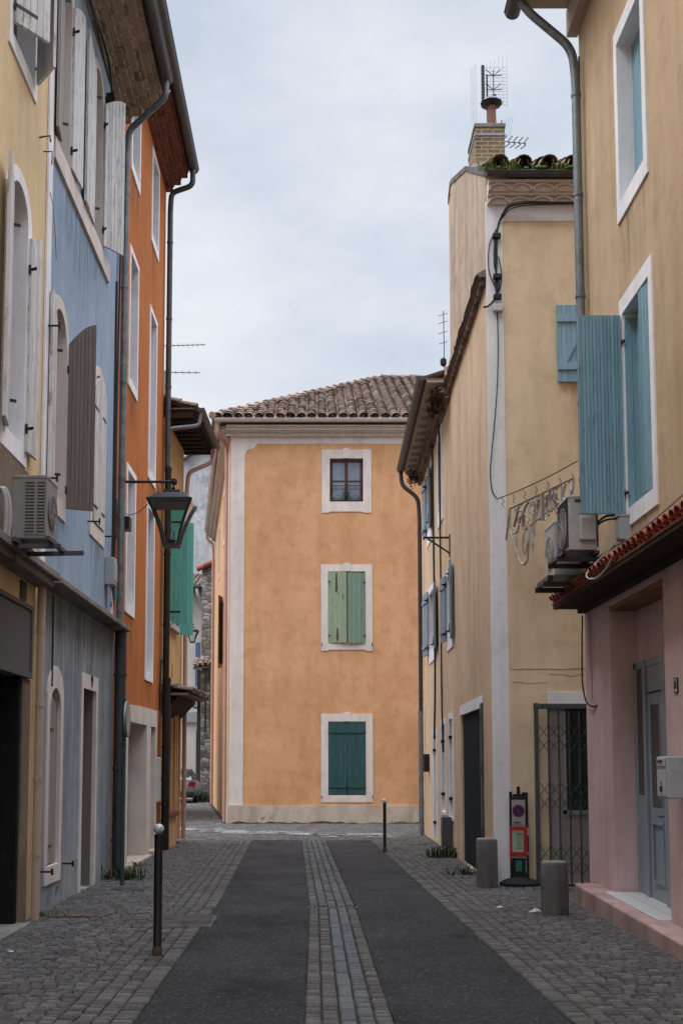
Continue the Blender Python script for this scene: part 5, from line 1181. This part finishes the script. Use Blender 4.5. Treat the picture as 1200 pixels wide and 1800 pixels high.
# mailbox, number, meter boxes
t = thing('mailbox', 'light grey letter box on the pink pier beside the door', 'letter box', (XRN, 10.5, 1.35), -90)
b = B(); b.box(0, .3, -.22, 0, 0, .38); obj('casing', b, 'mailgrey', t, bevel=.014)
b = B(); b.box(.02, .28, -.228, -.22, .02, .25); b.box(.03, .27, -.232, -.222, .29, .36); fl = obj('flap', b, 'mailgrey', t, bevel=.004)
b = B(); b.box(.07, .2, -.24, -.227, .325, .345); b.box(.12, .17, -.238, -.226, .06, .11); obj('slot', b, 'acdark', fl)
b = B(); b.lathe([(.014, 0), (.014, .012), (.0, .014)], (0, 0, 0), 10); b.v = [(p[0]+.15, -.228-p[2], p[1]+.14) for p in b.v]; obj('lock', b, 'zinc', fl)
t = thing('house_number', 'small framed house number 8 on the pink pier above the letter box', 'house number', (XRN, 10.6, 2.32), -90)
b = B(); b.prism([(0, 0), (.1, 0), (.1, .14), (0, .14)], [[(.008, .008), (.092, .008), (.092, .132), (.008, .132)]], -.014, -.001); obj('frame', b, 'cable', t)
b = B(); b.box(.01, .09, -.012, -.002, .01, .13); obj('plate', b, 'whitetrim', t)
obj('numeral', text_mesh('8', .11, .003), 'cable', t, (.05, -.014, .07))
def meterbox(label, loc, rot, w, hh, d, mat, name='meter_box'):
    t = thing(name, label, 'meter box', loc, rot)
    b = B(); b.box(0, w, -d, 0, 0, hh); obj('casing', b, mat, t, bevel=.008)
    b = B(); b.box(.015, w-.015, -d-.008, -d+.002, .015, hh-.015); dd = obj('door', b, mat, t, bevel=.004)
    b = B(); b.box(w-.05, w-.03, -d-.016, -d-.006, hh*.45, hh*.55); obj('latch', b, 'acdark', dd); return t
meterbox('pale meter cabinet low on the apricot wall by the grey drainpipe', (2.92, 32.19, .62), 0, .26, .52, .05, 'whitepipe')
meterbox('white meter cabinet at the right end of the orange house front', (XL, 21.68, .95), 90, .4, .85, .06, 'whitepipe')
meterbox('grey utility box standing against the foot of the low yellow house', (CX+SL*5.4-.0, 21.3, .12), -90-.7, .3, .58, .18, 'gatemetal')
t = meterbox('small black letter box beside the white doorway of the low yellow house', (CX+SL*10, 26.0, 1.5), -90, .3, .4, .12, 'cable', 'wall_box')
# wall bracket on the low yellow house
t = thing('wall_bracket', 'empty black iron bracket sticking out of the low yellow house wall', 'bracket', (CX+SL*5.2, 20.95, 5.6), 0)
b = B(); b.bar((-.5, 0, .28), (0, 0, .28), .035, .035); b.bar((-.5, .0, .28), (.0, 0, -.0), .03, .03) if False else b.bar((-.42, 0, .26), (0, 0, -.02), .03, .03); b.box(-.02, .0, -.04, .04, -.08, .34); obj('arm', b, 'blackmetal', t)
# festive garland between the corner house and the near house
A_, B_ = Vector((2.53, 15.66, 5.36)), Vector((3.3, 14.1, 5.5)); L = (B_-A_).length
t = thing('festive_garland', 'unlit silver festive garland strung on a wire between the corner house and the drainpipe', 'garland', A_, math.degrees(math.atan2((B_-A_).y, (B_-A_).x)))
b = B(); b.tube(sag((0, 0, 0), (L, 0, .12), .03), .007, 6)
for k in range(7): x = .12+k*.25; b.tube(spline([(x, 0, -.01), (x+.03, .01, -.07), (x+.0, 0, -.1), (x+.05, 0, -.15)]), .005, 5)
obj('wire', b, 'cable', t)
b = B(); b.tube([(.3, 0, -.2), (1.66, 0, -.08)], .014, 6); b.tube([(.74, 0, -.52), (1.36, 0, -.34)], .012, 6); b.tube([(1.02, 0, -.14), (1.02, 0, -.5)], .025, 8); b.tube([(.3, 0, -.2), (.2, 0, -.62)], .014, 6)
obj('frame', b, 'browngarland', t)
def gl(b, pts, r=.014):
    pp = spline(pts, 5); b.tube(pp, r, 6)
    for i in range(0, len(pp)-1, 2):
        for q_ in range(2):
            a = rnd.uniform(0, 6.28); v = Vector((math.cos(a), rnd.uniform(-.6, .6), math.sin(a)))*rnd.uniform(.018, .035); b.tube([pp[i], pp[i]+v], .0045, 4)
b = B()
gl(b, [(.3, 0, -.24), (.27, .02, -.45), (.33, 0, -.56), (.42, .01, -.8), (.54, 0, -1.0), (.64, .02, -.98), (.7, 0, -.8), (.72, .01, -.6), (.66, 0, -.45)])
gl(b, [(.4, .02, -.22), (.45, .02, -.4), (.56, .03, -.5), (.6, .02, -.3)]); gl(b, [(.3, .03, -.52), (.42, .02, -.55), (.5, .02, -.4), (.62, .01, -.24)])
gl(b, [(.56, .02, -.85), (.6, 0, -.62), (.66, .02, -.55), (.68, 0, -.75), (.62, 0, -.9)], .01)
gl(b, [(.76, 0, -.2), (.82, .02, -.36), (.78, 0, -.6), (.86, .01, -.84)]); gl(b, [(.86, 0, -.16), (.9, .02, -.3), (.85, 0, -.5), (.8, .01, -.74), (.78, 0, -.92)], .011)
gl(b, [(.44, 0, -.6), (.4, .02, -.9)], .009); gl(b, [(.74, .02, -.7), (.76, 0, -.98)], .009); gl(b, [(1.5, 0, -.12), (1.42, .02, -.26), (1.5, 0, -.36), (1.62, .01, -.32), (1.6, 0, -.14)]); gl(b, [(1.42, 0, -.12), (1.4, .01, -.4), (1.34, 0, -.55)])
gl(b, [(1.66, 0, -.1), (1.62, 0, -.4), (1.58, .02, -.6)], .012)
for k in range(16):
    x = rnd.uniform(.3, 1.6); z = -.2+.075*(x-.3); dz = rnd.uniform(.15, .4); w_ = rnd.uniform(-.1, .1)
    gl(b, [(x, .02, z), (x+w_, -.02, z-dz*.4), (x-w_*.5, .02, z-dz*.7), (x+w_*.8, 0, z-dz)], rnd.uniform(.006, .011))
obj('silver_swirl', b, 'silver', t)
b = B()
for (x, z0, z1) in ((1.12, -.18, -.46), (1.18, -.14, -.42), (1.24, -.12, -.4), (1.3, -.2, -.46), (.94, -.2, -.48)): b.tube(spline([(x, 0, z0), (x-.03, .01, (z0+z1)/2), (x+.02, 0, z1)]), .02, 6)
gl(b, [(.5, 0, -.22), (.44, .0, -.36), (.36, .02, -.46)], .016); gl(b, [(.66, 0, -.55), (.56, .02, -.5), (.62, 0, -.3), (.72, 0, -.18)], .016)
obj('brown_tube', b, 'browngarland', t)
# antennas
def yagi(t, base, direction, n, L, el, mat='blackmetal', vert=False):
    d = Vector(direction).normalized(); side = Vector((0, 0, 1)) if vert else d.cross(Vector((0, 0, 1))).normalized()
    b = B(); b.tube([base, Vector(base)+d*L], .01, 5)
    for k in range(n): c = Vector(base)+d*(L*(k+.3)/n); b.tube([c-side*el*(1-.03*k), c+side*el*(1-.03*k)], .006, 4)
    return obj('boom', b, mat, t)
t = thing('chimney_antenna', 'television antenna with wire reflector and dipoles fixed behind the chimney cowl', 'antenna', (CX+.46, CY+2.45, 12.1))
b = B(); b.tube([(-.02, .05, 0), (-.02, .05, 1.15)], .014, 6); obj('mast', b, 'blackmetal', t)
b = B(); b.box(-.12, -.07, -.02, .03, .55, 1.28); b.tube([(.08, 0, .55), (.08, 0, 1.2)], .008, 5)
for z in (.6, .85, 1.1):
    for sx_ in (-1, 1): b.tube([(.08, 0, z), (.2 if sx_ > 0 else -.05, -.02, z+.1)], .007, 4); b.tube([(.08, 0, z), (.22 if sx_ > 0 else -.05, -.02, z)], .007, 4)
b.box(.06, .12, -.03, .03, .66, .76); obj('dipole_array', b, 'blackmetal', t)
b = B()
for k in range(10): b.tube([(-.3+k*.07 if k > 3 else -.28+k*.03, .12, .35 if k < 4 else .62), (-.3+k*.07 if k > 3 else -.28+k*.03, .12, 1.3+.03*k)], .0025, 4)
for k in range(12): b.tube([(-.12, .12, .66+k*.06), (.33, .12, .66+k*.06)], .0025, 4)
obj('reflector', b, 'zinc', t)
t = thing('yagi_antenna', 'black yagi antenna pointing right from the side of the brick chimney', 'antenna', (CX+.66, CY+2.5, 12.1))
b = B(); b.tube([(-.05, 0, -.05), (.0, 0, .0), (.03, 0, .1)], .015, 6); b.tube([(-.04, 0, .0), (.02, 0, .35)], .008, 5); obj('mount', b, 'blackmetal', t)
b = B()
for k in range(6): b.tube([(-.02+k*.035, .02, .05), (.03+k*.035, .02, .35+.015*k)], .0025, 4)
obj('reflector', b, 'zinc', t)
b = B(); b.tube([(0, 0, -.02), (.4, -.1, -.12)], .008, 5)
for k in range(5):
    c = Vector((.04+k*.085, -.02*k, -.03-.02*k)); b.tube(spline([c+Vector((.07, .02, .12)), c+Vector((.0, 0, .03)), c, c+Vector((.01, 0, -.03)), c+Vector((-.07, -.02, -.1))]), .009, 5)
obj('director_array', b, 'blackmetal', t)
t = thing('yagi_antenna', 'long thin yagi antenna high above the ochre roof, against the sky', 'antenna', (-3.45, 25.6, 8.8))
b = B(); b.tube([(0, 0, 0), (0, 0, 2.55)], .018, 6); obj('mast', b, 'zinc', t)
yagi(t, (-.1, 0, 2.52), (1, 0, .03), 9, 1.0, .12)
t = thing('yagi_antenna', 'lower thin yagi antenna just above the ochre roof edge', 'antenna', (-3.4, 25.0, 8.8))
b = B(); b.tube([(0, 0, 0), (0, 0, 1.72)], .018, 6); obj('mast', b, 'zinc', t)
yagi(t, (-.1, 0, 1.68), (1, 0, -.01), 6, .9, .12)
t = thing('yagi_antenna', 'thin antenna mast beside the tall tan gable of the corner house', 'antenna', (2.45, 20.95, 9.0))
b = B(); b.tube([(-.02, 0, 0), (-.03, 0, 1.25)], .008, 6); b.lathe([(.0, -.1), (.06, -.05), (.06, .05), (0, .1)], (-.04, 0, .25), 8); obj('mast', b, 'cable', t)
b = B()
for z in (.6, .8, 1.0, 1.15): b.tube([(-.12, 0, z), (.04, 0, z+.05)], .006, 4)
obj('dipole_array', b, 'cable', t)
# parked car in the alley
t = thing('parked_car', 'silver car parked in the alley, seen from behind past the ochre house', 'car', (-6.0, 49.2, 0), 2)
def loft(secs):
    b = B(); vs = []; n = len(secs[0])
    for s_ in secs: vs += s_
    fs = [(i*n+k, i*n+(k+1) % n, (i+1)*n+(k+1) % n, (i+1)*n+k) for i in range(len(secs)-1) for k in range(n)]
    fs += [tuple(range(n-1, -1, -1)), tuple((len(secs)-1)*n+k for k in range(n))]; b.add(vs, fs); return b
def sec(y, w, z0, z1, r=.12): return [(-w, y, z0+r), (-w+r, y, z0), (w-r, y, z0), (w, y, z0+r), (w+.015, y, (z0+z1)/2), (w-.02, y, z1-r), (w-r*1.3, y, z1), (-w+r*1.3, y, z1), (-w+.02, y, z1-r), (-w-.015, y, (z0+z1)/2)]
body = loft([sec(0, .74, .42, .82), sec(.06, .83, .3, .95), sec(.5, .87, .24, 1.0), (sec(2.0, .88, .24, .98)), sec(3.2, .87, .24, .95), sec(3.9, .8, .26, .84), sec(4.1, .68, .34, .7)])
obj('body', body, 'carsilver', t, smooth=True)
cab = loft([sec(.12, .7, .9, 1.0, .03), sec(.5, .68, .9, 1.38, .1), sec(1.3, .68, .9, 1.47, .12), sec(2.2, .67, .9, 1.42, .12), sec(3.0, .72, .9, 1.0, .04)]); obj('cabin', cab, 'glass', t, smooth=True)
b = B(); b.prism([(-.55, 1.36), (.55, 1.36), (.55, 1.48), (-.55, 1.48)], (), .5, 2.1); obj('car_roof', b, 'carsilver', t, bevel=.04)
for sx_ in (-1, 1):
    b = B(); b.prism([(sx_*.52, .74), (sx_*.8, .72), (sx_*.84, .9), (sx_*.72, .96), (sx_*.55, .92)], (), -.02, .12); obj('tail_light', b, 'taillight', t, bevel=.01)
for sx_ in (-1, 1):
    for y in (.75, 3.25):
        b = B(); b.lathe([(.12, -.1), (.28, -.1), (.32, -.06), (.32, .06), (.28, .1), (.12, .1)], (0, 0, 0), 20); b.v = [(sx_*.78+p[2], y+p[0], .32+p[1]) for p in b.v]; w = obj('wheel', b, 'rubber', t)
b = B(); b.box(-.78, .78, -.06, .1, .3, .52); obj('bumper', b, 'cable', t, bevel=.03)
b = B(); b.box(-.26, .26, -.07, -.05, .58, .68); obj('number_plate', b, 'signwhite', t)
# litter
def litter(name, label, loc, s, flat_=.6, mat='paper', n=9):
    r2 = random.Random(hash(label) % 1000 if False else len(label)); b = B(); vs = []
    for i in range(n):
        a = 2*math.pi*i/n; q = s*r2.uniform(.5, 1); vs.append((q*math.cos(a), q*.7*math.sin(a), r2.uniform(0, .25)*s))
    vs2 = [(p[0]*.5+r2.uniform(-.2, .2)*s, p[1]*.5, p[2]+s*flat_*r2.uniform(.4, 1)) for p in vs]
    b.add(vs+vs2, [(i, (i+1) % n, n+(i+1) % n, n+i) for i in range(n)]+[tuple(range(n, 2*n))]+[tuple(reversed(range(n)))])
    o = obj(name, b, mat, None, loc); return tag(o, label, 'litter')
litter('crumpled_paper', 'crumpled pinkish white paper wrapper beside the front granite post', (2.42, 12.75, .03), .085, .45, n=13)
litter('paper_scrap', 'small white paper scrap on the right pavement in front of the gate', (2.1, 13.2, .03), .05, .15)
litter('paper_scrap', 'tiny white paper scrap on the near left pavement', (-2.66, 10.1, .03), .04, .3)
# weeds
def weed(label, loc, n, s, mat='leaf', spread=.3, width=.16):
    b = B()
    for i in range(int(n*1.6)):
        a = rnd.uniform(0, 6.28); d = rnd.random()*spread; x, y = d*math.cos(a), d*math.sin(a)*width/.16*.6; hh = s*rnd.random()**1.6*.9+s*.1; la = rnd.uniform(0, 6.28); lx, ly = math.cos(la), math.sin(la); b.var = rnd.random(); w = min(.016, s*rnd.uniform(.03, .07)); o = hh*rnd.uniform(.2, .7)
        p0 = Vector((x, y, .0)); p1 = Vector((x+lx*o*.4, y+ly*o*.4, hh*.6)); p2 = Vector((x+lx*o, y+ly*o, hh*rnd.uniform(.7, 1))); sd = Vector((-ly, lx, 0))*w
        b.add([p0-sd*.2, p0+sd*.2, p1+sd, p2, p1-sd], [(0, 1, 2, 4), (4, 2, 3)])
    o = obj('weed', b, mat, None, loc); return tag(o, label, 'weed', 'weeds along the wall feet')
weed('leafy green weeds at the foot of the road sign pole beside the cast iron pipe', (-2.75, 16.5, .01), 110, .26, spread=.38)
weed('low weeds along the doorstep of the orange house', (-2.92, 18.6, .01), 70, .13, spread=.6, width=.1)
weed('mossy weeds at the foot of the low yellow house below the utility box', (2.34, 20.4, .01), 150, .3, spread=.45, width=.1)
weed('dark green weeds beside the slate garage door, behind the granite post', (2.26, 17.2, .01), 70, .2, spread=.4, width=.08)
weed('thin moss line at the foot of the blue house by the beige pipe', (-2.96, 12.55, .01), 60, .1, spread=.3, width=.12)
weed('small weeds at the right foot of the apricot house', (2.4, 32.0, .01), 60, .14, spread=.5, width=.1)
weed('green plant growing in the alley by the stone house', (-4.9, 50.5, .01), 90, .8, spread=.5)

# ------------------------------------------------------------------ camera, sky, light
cam = bpy.data.cameras.new('camera'); co = bpy.data.objects.new('camera', cam); COL.objects.link(co)
cam.sensor_fit = 'VERTICAL'; cam.sensor_height = 36; cam.sensor_width = 24; cam.lens = 40
PITCH = 5
co.location = (0, 0, 1.65); co.rotation_euler = (R(90+PITCH), 0, 0)
cam.shift_x = 45/1800; cam.shift_y = (1345-2000*math.tan(R(PITCH))-900)/1800
cam.clip_end = 1000; scene.camera = co

w = bpy.data.worlds.new('World'); scene.world = w; w.use_nodes = True; nt = w.node_tree
bg = nt.nodes['Background']; bg.inputs['Strength'].default_value = .1
sky = nt.nodes.new('ShaderNodeTexSky'); sky.sky_type = 'NISHITA'; sky.sun_disc = False
SUN_EL, SUN_AZ = 50, 258
sky.sun_elevation = R(SUN_EL); sky.sun_rotation = R(SUN_AZ); sky.air_density = 1; sky.dust_density = 2
tc = nt.nodes.new('ShaderNodeTexCoord'); mp = nt.nodes.new('ShaderNodeMapping'); mp.inputs['Scale'].default_value = (1, 1, 2.2)
nz = nt.nodes.new('ShaderNodeTexNoise'); nz.inputs['Scale'].default_value = 3.4; nz.inputs['Detail'].default_value = 8; nz.inputs['Roughness'].default_value = .58
nt.links.new(tc.outputs['Generated'], mp.inputs[0]); nt.links.new(mp.outputs[0], nz.inputs['Vector'])
cloud = ramp(nt, nz.outputs['Fac'], [(.34, (5.0, 5.6, 6.5)), (.5, (6.2, 6.6, 7.3)), (.66, (7.3, 7.5, 7.9))])
sp = nt.nodes.new('ShaderNodeSeparateXYZ'); nt.links.new(tc.outputs['Generated'], sp.inputs[0])
mr = nt.nodes.new('ShaderNodeMapRange'); mr.inputs['From Min'].default_value = .59; mr.inputs['From Max'].default_value = .8; mr.inputs['To Min'].default_value = 1.0; mr.inputs['To Max'].default_value = 6.0
nt.links.new(sp.outputs[2], mr.inputs[0])
vm = nt.nodes.new('ShaderNodeVectorMath'); vm.operation = 'SCALE'; nt.links.new(cloud, vm.inputs[0]); nt.links.new(mr.outputs[0], vm.inputs['Scale'])
nt.links.new(mix(nt, .9, sky.outputs[0], vm.outputs[0]), bg.inputs['Color'])

sl_ = bpy.data.lights.new('sun', 'SUN'); sl_.energy = 1.3; sl_.angle = R(40); sl_.color = (1, .97, .93)
so_ = bpy.data.objects.new('sun', sl_); COL.objects.link(so_)
az = R(SUN_AZ); d = Vector((math.sin(az)*math.cos(R(SUN_EL)), math.cos(az)*math.cos(R(SUN_EL)), math.sin(R(SUN_EL))))
so_.rotation_euler = d.to_track_quat('Z', 'Y').to_euler()
vs = scene.view_settings; vs.view_transform = 'Standard'; vs.look = 'None'; vs.exposure = 0.3; vs.gamma = 1; vs.use_curve_mapping = False
